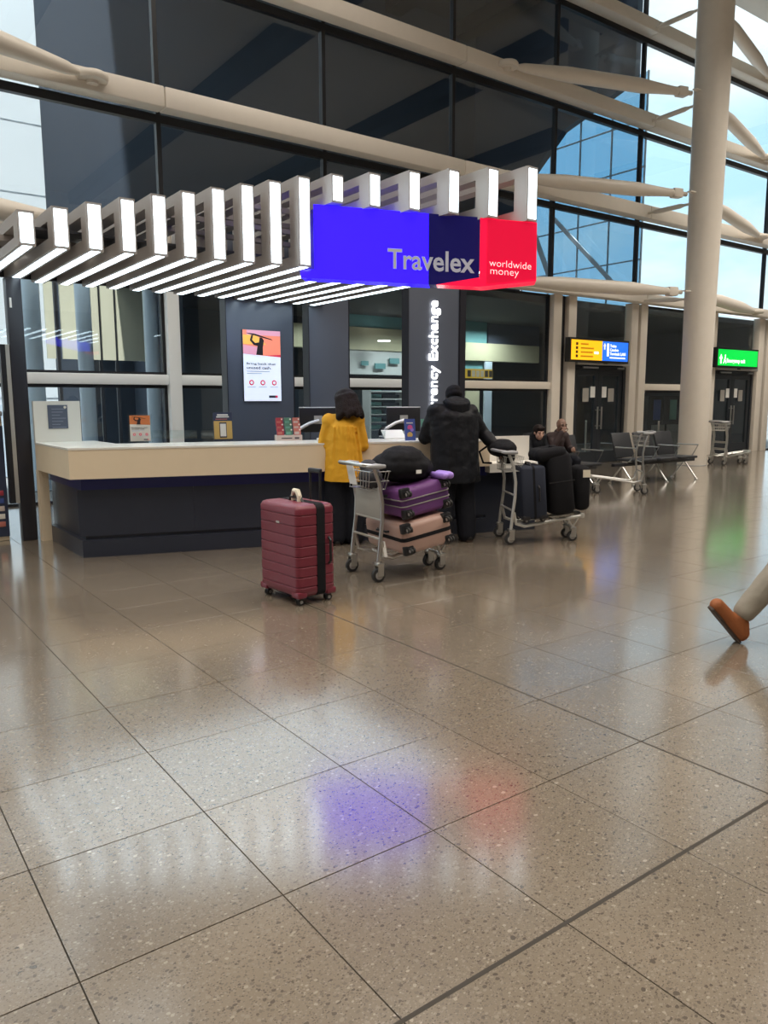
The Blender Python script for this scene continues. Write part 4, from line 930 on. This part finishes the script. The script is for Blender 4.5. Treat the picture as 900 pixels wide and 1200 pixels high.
# black holdall on top
v = cart_local(c1, c1r, .36, .0, .90)
t = thing('black_holdall', 'plump black holdall bag resting on the purple suitcase', 'bag', v, c1r)
mb = MB(); mb.ell((0, 0, .045), (.27, .30, .14)); mb.ell((-.02, -.06, .10), (.20, .22, .125)); mb.ell((.12, .03, .02), (.19, .24, .12)); blob('bag_body', mb, .014, 6, 'black_fabric', t, .02, 12)
hd = MB(); hd.tube([(-.08, -.16, .12), (-.06, -.17, .17), (.02, -.10, .20), (.08, -.02, .17), (.1, .0, .11)], .012, 8); obj('bag_strap', hd, 'black_fabric', t)
lb = MB(); lb.box((-.03, -.305, -.0), (.02, -.298, .03)); obj('white_logo', lb, 'paper', t)
v = cart_local(c1, c1r, .05, -.02, .86)
t = thing('shoulder_bag', 'dark grey soft bag stuffed in the basket of the loaded chrome trolley', 'bag', v, c1r)
mb = MB(); mb.ell((0, 0, 0), (.075, .17, .10)); mb.ell((.01, .05, .09), (.07, .11, .06)); blob('bag_body', mb, .012, 5, pmat('dark_grey_cloth', (.03, .03, .035), .8), t, .015, 14)
v = cart_local(c1, c1r, -.065, .08, .80); p = MB(); p.slab([(0, -.07, 0), (0, .06, 0), (-.03, .07, .17), (-.03, -.05, .17)], (.004, 0, 0)); o = obj('paper_sheet', p, 'paper'); o.location = v; o.rotation_euler = (0, 0, c1r); tag(o, 'folded white paper sheet in the trolley basket', 'paper')
v = cart_local(c1, c1r, .32, -.44, .86); t = thing('folded_scarf', 'rolled lilac travel pillow tucked on the purple suitcase', 'pillow', cart_local(c1, c1r, .62, -.24, .87), c1r)
mb = MB(); mb.cap((-.03, -.10, 0), (-.03, .08, 0), .03, .03); mb.cap((.03, -.10, .005), (.03, .08, .005), .034, .034); blob('roll', mb, .012, 4, 'c_lilac', t)
tg_ = MB(); tg_.slab([(0, 0, 0), (.03, 0, 0), (.05, -.01, -.13), (.02, -.01, -.13)], (0, .003, 0)); o = obj('baggage_tag', tg_, 'paper'); o.location = cart_local(c1, c1r, .03, -.245, .34); tag(o, 'white paper baggage tag hanging under the rose gold suitcase', 'tag')

# second trolley
c2a, c2b = onz(586, 631), onz(596.5, 636.5); c2 = (c2a+c2b)/2; c2n = (onz(663, 630)+onz(670.6, 634))/2
c2r = math.atan2(c2n.y-c2.y, c2n.x-c2.x)
trolley('pale steel trolley loaded with upright black and navy cases', c2, c2r, False, 'steel_light')
suitcase('upright navy fabric suitcase standing on the pale steel trolley', 'navy_case', .27, .40, .56, 0, 'black_fabric', (-.012, .012), cart_local(c2, c2r, .27, -.04, .225), (0, math.radians(-4), c2r), r=.04, wheels=True, zb=.04)
bk = thing('black_duffel', 'tall black soft case at the nose of the pale steel trolley', 'bag', cart_local(c2, c2r, .60, 0, .275), c2r); bk.rotation_euler = (0, math.radians(-7), c2r)
obj('case_body', shell(.27, .42, .02, .70, .075, (), ), 'black_fabric', bk)
p_ = MB(); p_.box((-.14, -.212, .38), (.14, -.209, .392)); obj('zip', p_, 'black_plastic', bk)
q = MB(); q.tube([(-.02, -.08, .715), (-.02, -.05, .75), (-.02, .05, .75), (-.02, .08, .715)], .011, 8); obj('top_handle', q, 'black_fabric', bk)
nb = thing('neck_cushion', 'rounded black flight cushion lying across the tall black case', 'cushion', cart_local(c2, c2r, .44, -.02, .93), c2r)
mb = MB(); mb.cap((-.1, -.12, 0), (.1, -.12, .03), .075, .07); mb.cap((-.1, .1, 0), (.1, .1, .03), .075, .07); mb.cap((-.1, -.12, 0), (-.1, .1, 0), .075, .075); blob('cushion_body', mb, .014, 4, 'black_fabric', nb)
bg2 = thing('backpack', 'black backpack slung over the basket of the pale steel trolley', 'bag', cart_local(c2, c2r, -.03, .06, .95), c2r)
mb = MB(); mb.ell((0, .0, .05), (.16, .22, .10)); mb.ell((.05, -.05, -.04), (.07, .15, .08)); blob('bag_body', mb, .014, 5, 'black_fabric', bg2, .015, 12)
q = MB(); q.tube([(-.1, .15, .08), (-.2, .2, .0), (-.16, .18, -.12), (-.08, .12, -.12)], .012, 8); obj('strap', q, 'black_fabric', bg2)
bk3 = thing('small_backpack', 'small black rucksack with a cream tag behind the tall case', 'bag', cart_local(c2, c2r, .83, .02, .33), c2r)
obj('bag_body', shell(.16, .28, .0, .48, .06), 'black_fabric', bk3)
q = MB(); q.box((-.02, -.147, .36), (.06, -.142, .44)); obj('cream_tag', q, 'cream', bk3)
# empty trolley near the bench, nested pair by the column
v = onz(757, 579); trolley('empty chrome luggage trolley parked in front of the metal bench', (v.x+.08, v.y+.16, 0), math.radians(139), False, 'chrome', .98)
v = onz(838, 545); trolley('empty luggage trolley standing between the column and far door', (v.x+.15, v.y+.05, 0), math.radians(-20), False, 'chrome', 1.0)
v = onz(838, 545); trolley('empty luggage trolley nested behind another by the column', (v.x+.60, v.y+.28, 0), math.radians(-20), False, 'chrome', 1.0)

# ------------------------------------------------------------------ beam seating
def bench(label, xs, y, ends):
    t = thing('beam_bench', label, 'bench', ((ends[0]+ends[1])/2, y, 0))
    b = MB(); b.cbox((ends[0], y-.04, .33), (ends[1], y+.04, .39), .008); obj('beam', b, 'black_metal', t, True)
    for x in xs:
        s = MB(); s.cbox((x-.27, y-.27, .41), (x+.27, y+.22, .455), .015); obj('seat', s, 'seat_black', t, True)
        k = MB(); k.cbox((-.27, -.02, 0), (.27, .02, .47), .012, Matrix.Translation((x, y+.235, .46)) @ Matrix.Rotation(math.radians(-17), 4, 'X')); obj('backrest', k, 'seat_black', t, True)
        br = MB(); br.box((x-.03, y-.05, .39), (x+.03, y+.05, .41)); obj('seat_bracket', br, 'black_metal', t, True)
    ax_ = sorted(set([round(x-.31, 3) for x in xs]+[round(max(xs)+.31, 3)]))
    for x in ax_:
        a = MB(); a.tube([(x, y+.22, .66), (x, y-.24, .66), (x, y-.12, .44), (x, y-.02, .38)], .013, 8); obj('armrest', a, 'chrome', t, True)
    for x in (ends[0]+.25, (ends[0]+ends[1])/2, ends[1]-.3):
        l = MB(); l.tube([(x, y, .34), (x, y-.26, .03)], .016, 8); l.tube([(x, y, .34), (x, y+.24, .03)], .016, 8); l.lathe([(.035, 0), (.035, .015), (.012, .03)], 14, Matrix.Translation((x, y-.265, 0))); l.lathe([(.035, 0), (.035, .015), (.012, .03)], 14, Matrix.Translation((x, y+.245, 0))); obj('leg', l, 'chrome', t, True)
    return t
BY = 8.57
bench('black beam seating with steel armrests and nobody on it', (12.0, 12.65, 13.3), BY, (11.35, 13.85))
bench('black beam seating with two people sitting on it', (9.25, 9.82, 10.44), BY, (8.8, 10.85))
v = onz(678.5, 536); p = MB(); p.lathe([(.05, 0), (.05, .01), (.024, .02), (.024, .95), (.03, .97), (.02, .99)], 16); o = obj('steel_bollard', p, 'chrome'); o.location = (v.x, v.y-.2, 0); tag(o, 'thin steel bollard standing before the double door', 'bollard')
v = onz(749.5, 536); o2 = o.copy(); COL.objects.link(o2); o2.location = (17.35, 11.75, 0); tag(o2, 'thin steel bollard standing before the window by the column', 'bollard')

# ------------------------------------------------------------------ people
V3 = Vector
def head_parts(mb, c, face, s=1.0):
    f = V3(face).normalized(); up = V3((0, 0, 1)); up = (up-f*up.dot(f)).normalized(); r = f.cross(up)
    m_ = Matrix((r, f, up)).transposed()
    P = lambda x, y, z: V3(c)+m_ @ V3((x*s, y*s, z*s))
    R = m_
    mb.ell(P(0, -.01, .025), (.074*s, .094*s, .088*s), R); mb.ell(P(0, .022, -.035), (.058*s, .070*s, .078*s), R); mb.ell(P(0, .045, -.085), (.033*s, .033*s, .028*s), R)
    mb.cap(P(0, .088, .015), P(0, .104, -.022), .010*s, .015*s)                                   # nose
    mb.cap(P(-.045, .07, .02), P(.045, .07, .02), .016*s, .016*s)                                  # brow
    mb.cap(P(-.022, .086, -.055), P(.022, .086, -.055), .010*s, .010*s)                            # lips
    for q in (-1, 1):
        mb.ell(P(q*.074, -.005, -.005), (.010*s, .022*s, .032*s), R); mb.ell(P(q*.04, .068, -.02), (.022*s, .02*s, .02*s), R)
    return P, R
def hand_parts(mb, wr, d, side, n, curl=.5, s=1.0):
    """palm, four unequal bent fingers, thumb; d pointing along the hand, n the back-of-hand normal"""
    d = V3(d).normalized(); n = V3(n); n = (n-d*n.dot(d)).normalized(); w = d.cross(n)*side; wr = V3(wr)
    mb.cap(wr, wr+d*.04, .024*s, .026*s); 
    for k, (off, ln) in enumerate(((.028, .070), (.010, .078), (-.009, .072), (-.027, .056))):
        a = wr+d*.03+w*off*.7; b_ = wr+d*.088+w*off
        mb.cap(a, b_, .0155*s, .0115*s)
        k1 = b_+(d*math.cos(curl)-n*math.sin(curl))*ln*.5; k2 = k1+(d*math.cos(curl*2.1)-n*math.sin(curl*2.1))*ln*.5
        mb.cap(b_, k1, .0105*s, .0098*s); mb.cap(k1, k2, .0098*s, .0085*s)
    a = wr+d*.025+w*.022; b_ = a+(d*.6+w*.75-n*.25).normalized()*.042; c = b_+(d*.9+w*.25-n*.3).normalized()*.032
    mb.cap(a, b_, .014*s, .012*s); mb.cap(b_, c, .0115*s, .0095*s)
def person(label, loc, rotz, J, skin, top, bottom, shoe, hair, s=1.0):
    t = thing('person', label, 'person', loc, rotz)
    J = {k: V3(v) for k, v in J.items()}
    b = MB()
    P, R = head_parts(b, J['head'], J['face'], s)
    b.cap(J['neck'], J['head']+V3((0, 0, -.03)), .056*s, .05*s); b.cap(J['chest'], J['neck'], .10, .055)
    b.cap(J['pelvis'], J['chest'], .125, .125); b.cap(J['shL'], J['shR'], .06, .06)
    b.cap(J['hipL'], J['hipR'], .10, .10)
    for S, sd in (('L', -1), ('R', 1)):
        b.cap(J['chest'], J['sh'+S], .10, .062)
        b.cap(J['sh'+S], J['el'+S], .05, .04); b.cap(J['el'+S], J['wr'+S], .04, .027)
        d = (J['wr'+S]-J['el'+S]).normalized(); hd = J.get('hd'+S, d)
        hand_parts(b, J['wr'+S], hd, sd, J.get('hn'+S, V3((sd, 0, .3))), J['curl'].x if 'curl' in J else .5)
        b.cap(J['hip'+S], J['kn'+S], .088, .058); b.cap(J['kn'+S], J['an'+S], .056, .038); b.cap(J['an'+S], J['to'+S], .035, .026)
    blob('body', b, .0085, 3, skin, t)
    for q in (-1, 1):
        e = MB(); e.ell(P(q*.032, .083, .004), (.011, .006, .006), R); obj('eye', e, 'eye', t)
    br = MB()
    for q in (-1, 1): br.cap(P(q*.048, .082, .027), P(q*.018, .09, .028), .0045, .005)
    obj('eyebrows', br, 'hair', t)
    if top: top(t, J, P, R)
    if bottom: bottom(t, J)
    for S in 'LR':
        a, o_ = J['an'+S], J['to'+S]; f = (o_-a); 
        hl = J.get('heel'+S, V3((a.x, a.y-.05, max(.045, a.z-.05))))
        u = (o_-hl).normalized(); upv = V3((0, 0, 1)); sd_ = u.cross(upv).normalized(); nn = sd_.cross(u)
        m = MB(); m.cap(hl+nn*.010, hl+u*.12+nn*.010, .048, .052); m.cap(hl+u*.1+nn*.010, o_+nn*.008, .052, .047); m.cap(hl+nn*.02, a+nn*.03, .046, .052); m.cap(a+nn*.0, hl+u*.17+nn*.005, .048, .042)
        so = blob('shoe', m, .009, 3, shoe, t)
        q = MB(); ln = (o_-hl).length
        prof = [(-.036, .02), (-.026, .033), (ln*.5, .033), (ln*.75, .040), (ln+.014, .031), (ln+.028, .014)]
        pts = [hl+u*a_+sd_*w_-nn*.026 for a_, w_ in prof]+[hl+u*a_-sd_*w_-nn*.026 for a_, w_ in prof[::-1]]
        q.slab(pts, -nn*.014); obj('sole', q, 'sole', so)
    if hair: hair(t, J, P, R)
    return t
BASE = dict(pelvis=(0, 0, .92), chest=(0, .01, 1.20), neck=(0, 0, 1.37), head=(0, .04, 1.485), face=(0, 1, -.1),
            shL=(-.165, 0, 1.315), shR=(.165, 0, 1.315), elL=(-.22, .02, 1.06), elR=(.22, .02, 1.06), wrL=(-.17, .23, 1.08), wrR=(.17, .23, 1.08),
            hipL=(-.085, 0, .87), hipR=(.085, 0, .87), knL=(-.095, .02, .47), knR=(.095, .02, .47), anL=(-.10, -.01, .085), anR=(.10, -.01, .085), toL=(-.115, .14, .045), toR=(.115, .14, .045))
def mk(**k): d = dict(BASE); d.update(k); return d
def trousers(mat, loose=.03, noise=.012, cut=.03):
    def f(t, J):
        m = MB(); m.cap(J['hipL'], J['hipR'], .112, .112); m.cap(J['pelvis'], (J['hipL']+J['hipR'])/2, .13, .13)
        for S in 'LR':
            m.cap(J['hip'+S], J['kn'+S], .100, .066+loose); m.cap(J['kn'+S], J['an'+S].lerp(J['kn'+S], cut), .062+loose, .05+loose)
        blob('trousers', m, .013, 4, mat, t, noise, 9)
    return f
# woman in mustard top at the counter ---------------------------------------
def yellow_top(t, J, P, R):
    m = MB(); hem = (J['hipL']+J['hipR'])/2
    m.cap(J['chest']+V3((0, -.02, .02)), hem+V3((0, -.02, -.22)), .14, .165)
    for q in (-1, 1): m.cap(J['chest']+V3((q*.055, -.005, .02)), hem+V3((q*.085, -.01, -.24)), .118, .14)
    m.cap(J['shL'], J['shR'], .075, .075); m.cap(J['chest'], J['neck']+V3((0, 0, -.02)), .12, .07)
    for S in 'LR': m.cap(J['sh'+S], J['el'+S], .072, .068); m.cap(J['el'+S], J['wr'+S], .068, .055); m.cap(J['sh'+S], J['chest'], .08, .12)
    # long soft folds down the back
    for k in range(7):
        x = -.15+k*.05; m.cap((x*.8, -.125+abs(x)*.3, 1.24), (x*1.2+.02, -.172+abs(x)*.42, .62), .010, .016)
    o = blob('mustard_top', m, .011, 4, 'yellow', t, .014, 11)
    # cut the hem flat
    bm = bmesh.new(); bm.from_mesh(o.data); bmesh.ops.bisect_plane(bm, geom=bm.verts[:]+bm.edges[:]+bm.faces[:], plane_co=(0, 0, .685), plane_no=(0, .05, -1), clear_outer=True); bm.to_mesh(o.data); bm.free()
def bob_hair(t, J, P, R):
    m = MB(); m.ell(P(0, -.03, .045), (.118, .128, .112), R); 
    for k in range(11):
        a = math.radians(-15-k*15); x, y = .105*math.cos(a), .105*math.sin(a)-.025
        m.cap(P(x*.9, y, .04), P(x*1.32, y*1.15-.01, -.150-.02*math.sin(k*2.1)), .042, .034)
    o = blob('hair', m, .010, 3, 'hair', t, .014, 16)
wp = onz(404, 638)
person('person in a mustard yellow top and black trousers leaning at the counter', (wp.x+.02, wp.y+.02, 0), CR+math.radians(-6), mk(
    pelvis=(0, -.02, .91), chest=(-.01, .04, 1.19), neck=(.015, .06, 1.37), head=(.025, .095, 1.475), face=(-.35, 1, -.35), shL=(-.15, .05, 1.30), shR=(.15, .045, 1.30),
    elL=(-.205, .08, 1.05), elR=(.205, .05, 1.04), wrL=(-.12, .29, 1.13), wrR=(.13, .29, 1.13), curl=(.5, 0, 0)), 'skin_a', yellow_top, trousers('trouser_black', .06), 'shoe_dark', bob_hair)
# man in black hooded jacket ---------------------------------------------------
def black_jacket(t, J, P, R):
    m = MB(); hem = (J['hipL']+J['hipR'])/2
    m.cap(J['chest'], hem+V3((0, -.02, -.19)), .18, .20)
    for q in (-1, 1): m.cap(J['chest']+V3((q*.09, 0, .02)), hem+V3((q*.12, -.01, -.19)), .16, .165); m.cap(J['sh'+('L' if q < 0 else 'R')], hem+V3((q*.11, -.02, 0)), .10, .15)
    m.cap(J['shL'], J['shR'], .10, .10); m.cap(J['chest'], J['neck']+V3((0, 0, 0)), .15, .085)
    for S in 'LR': m.cap(J['sh'+S], J['el'+S], .092, .080); m.cap(J['el'+S], J['wr'+S], .080, .062); m.cap(J['sh'+S], J['chest'], .1, .15)
    for k in range(5): m.cap((-.13+k*.07, -.14, 1.15-.02*k), (-.19+k*.09, -.19, .72), .006, .012)
    o = blob('hooded_jacket', m, .012, 9, 'jacket', t, .022, 9)
    bm = bmesh.new(); bm.from_mesh(o.data); bmesh.ops.bisect_plane(bm, geom=bm.verts[:]+bm.edges[:]+bm.faces[:], plane_co=(0, 0, .66), plane_no=(0, .04, -1), clear_outer=True); bm.to_mesh(o.data); bm.free()
    h = MB(); c = J['neck']+V3((0, -.08, .0))
    for k in range(9):
        a = math.radians(-180+k*22.5); h.cap(c+V3((.11*math.cos(a), .07*math.sin(a), .05-.04*abs(math.sin(a)))), c+V3((.085*math.cos(a), .06*math.sin(a)-.01, -.035-.05*abs(math.sin(a)))), .05, .045)
    h.ell(c+V3((0, -.02, -.06)), (.13, .065, .09)); h.ell(c+V3((0, .03, .06)), (.12, .09, .06)); blob('hood', h, .012, 3, 'jacket', t, .012, 12)
def beanie(t, J, P, R):
    m = MB(); m.ell(P(0, -.015, .055), (.092, .108, .085), R); m.ell(P(0, -.02, .02), (.094, .108, .05), R); o = blob('black_cap', m, .010, 2, 'black_fabric', t)
mp_ = onz(533, 634)
person('person in a black hooded jacket and black cap standing at the counter', (mp_.x-.03, mp_.y-.02, 0), CR+math.radians(4), mk(
    pelvis=(0, -.04, .95), chest=(-.015, .03, 1.26), neck=(.02, .10, 1.435), head=(.06, .15, 1.53), face=(.25, 1, -.45), shL=(-.20, .05, 1.38), shR=(.195, .05, 1.375),
    elL=(-.27, .17, 1.12), elR=(.36, .06, 1.17), wrL=(-.18, .33, 1.13), wrR=(.45, -.10, 1.0), hipL=(-.095, -.02, .89), hipR=(.095, -.02, .89), knL=(-.12, .0, .48), knR=(.12, .0, .48),
    anL=(-.14, -.03, .085), anR=(.14, -.03, .085), toL=(-.16, .12, .045), toR=(.16, .12, .045), curl=(.7, 0, 0)), 'skin_b', black_jacket, trousers('trouser_black', .055), 'shoe_dark', beanie)
# two seated people -----------------------------------------------------------
def plain_top(mat, nm):
    def f(t, J, P, R):
        m = MB(); m.cap(J['pelvis']+V3((0, 0, .04)), J['chest'], .155, .15); m.cap(J['shL'], J['shR'], .082, .082); m.cap(J['chest'], J['neck']+V3((0, 0, -.01)), .13, .072)
        for S in 'LR': m.cap(J['sh'+S], J['el'+S], .07, .062); m.cap(J['el'+S], J['wr'+S], .062, .05); m.cap(J['sh'+S], J['chest'], .08, .12)
        blob(nm, m, .013, 3, mat, t, .012, 10)
    return f
def short_hair(thick=.004, col='hair', front=True):
    def f(t, J, P, R):
        m = MB(); m.ell(P(0, -.02, .040), (.080+thick, .096+thick, .085+thick), R)
        for q in (-1, 1): m.cap(P(q*.07, -.01, .04), P(q*.072, -.035, -.02), .02, .014)
        if front: m.cap(P(-.04, .06, .085), P(.04, .06, .085), .028, .028)
        blob('hair', m, .010, 2, col, t)
    return f
SIT = dict(pelvis=(0, .10, .56), chest=(0, .17, .82), neck=(0, .22, .96), head=(0, .29, 1.05), face=(.35, 1, -.25), shL=(-.17, .19, .92), shR=(.17, .19, .92), elL=(-.21, .28, .70), elR=(.21, .28, .70),
           wrL=(-.08, .46, .72), wrR=(.08, .46, .72), hipL=(-.09, .10, .53), hipR=(.09, .10, .53), knL=(-.11, .50, .53), knR=(.11, .50, .53), anL=(-.11, .52, .09), anR=(.11, .52, .09), toL=(-.12, .67, .045), toR=(.12, .67, .045), curl=(.8, 0, 0))
s1 = dict(SIT); s1.update(head=(.02, .30, 1.00), chest=(0, .18, .80), neck=(0, .24, .92))
person('seated person with dark hair and dark jacket next to the bald one', (9.27, BY+.16, 0), math.pi+math.radians(0), s1, 'skin_a', plain_top('jacket', 'dark_jacket'), trousers('trouser_black', .02), 'shoe_dark', short_hair(.008))
s2 = dict(SIT); s2.update(head=(0, .27, 1.10), neck=(0, .20, .99), chest=(0, .15, .84), wrR=(.10, .36, .98), elR=(.22, .30, .76), face=(.3, 1, -.1))
person('seated person with close-cropped head holding a hand near the chin', (9.82, BY+.16, 0), math.pi, s2, 'skin_b', plain_top('red_knit', 'dark_red_jumper'), trousers('trouser_black', .02), 'shoe_dark', None)
# staff member behind the counter
sf = onz(459, 489+34, 1.07); q = Vector((sf.x, sf.y, 0)).normalized()
person('seated staff person in dark clothes behind the monitor at the counter', (6.05, 8.05, 0), math.pi+CR+.25, dict(SIT, pelvis=(0, 0, .62), chest=(0, .05, .98), neck=(0, .08, 1.16), head=(0, .11, 1.27), face=(-.2, 1, -.2), shL=(-.17, .06, 1.10), shR=(.17, .06, 1.10),
    elL=(-.23, .17, .88), elR=(.23, .17, .88), wrL=(-.12, .36, .92), wrR=(.12, .36, .92), hipL=(-.09, 0, .58), hipR=(.09, 0, .58), knL=(-.11, .38, .55), knR=(.11, .38, .55), anL=(-.11, .36, .09), anR=(.11, .36, .09), toL=(-.12, .5, .045), toR=(.12, .5, .045)),
    'skin_a', plain_top('jacket', 'dark_jumper'), trousers('trouser_black', .02), 'shoe_dark', short_hair(.012))
st = thing('staff_chair', 'dark office chair under the staff person behind the counter', 'chair', (6.05, 8.05, 0), math.pi+CR+.25)
p = MB(); p.cbox((-.23, -.2, .40), (.23, .24, .47), .02); obj('seat', p, 'seat_black', st)
p = MB(); p.cbox((-.21, -.27, .55), (.21, -.22, .95), .02); obj('backrest', p, 'seat_black', st)
p = MB(); p.tube([(0, 0, .08), (0, 0, .40)], .025, 12); p.tube([(0, -.2, .42), (0, -.245, .6)], .015, 8); obj('column', p, 'chrome', st)
for k in range(5):
    a = k*2*math.pi/5; p = MB(); p.tube([(0, 0, .1), (.27*math.cos(a), .27*math.sin(a), .07)], .018, 8); lg = obj('foot', p, 'black_plastic', st)
    p = MB(); p.ell((.27*math.cos(a), .27*math.sin(a), .028), (.028, .028, .028)); obj('wheel', p, 'rubber', lg)
# passer-by striding in from the right
def coat(t, J, P, R):
    plain_top('jacket', 'dark_coat')(t, J, P, R)
hw = onz(866, 753)
ang = math.radians(143.7); W = dict(pelvis=(0, 0, .86), chest=(0, .03, 1.17), neck=(0, .04, 1.36), head=(0, .08, 1.48), face=(0, 1, -.05), shL=(-.18, .0, 1.31), shR=(.18, .06, 1.31), elL=(-.24, -.14, 1.06), elR=(.24, .02, 1.05), wrL=(-.22, -.16, .82), wrR=(.23, .08, .82),
    hipL=(-.09, .02, .82), hipR=(.09, -.02, .82), knL=(-.09, .275, .475), knR=(.09, -.10, .42), anL=(-.09, .53, .135), anR=(.09, -.43, .19), toL=(-.10, .665, .235), heelL=(-.09, .505, .05), toR=(.10, -.33, .045), heelR=(.09, -.46, .155), curl=(.5, 0, 0))
rz = ang-math.pi/2
off = Matrix.Rotation(rz, 3, 'Z') @ V3((-.09, .505, 0))
person('striding person in stone trousers and tan suede shoes', (hw.x-off.x, hw.y-off.y, 0), rz, W, 'skin_a', coat, trousers('trouser_tan', .02, .014, .20), 'shoe_brown', short_hair(.008))
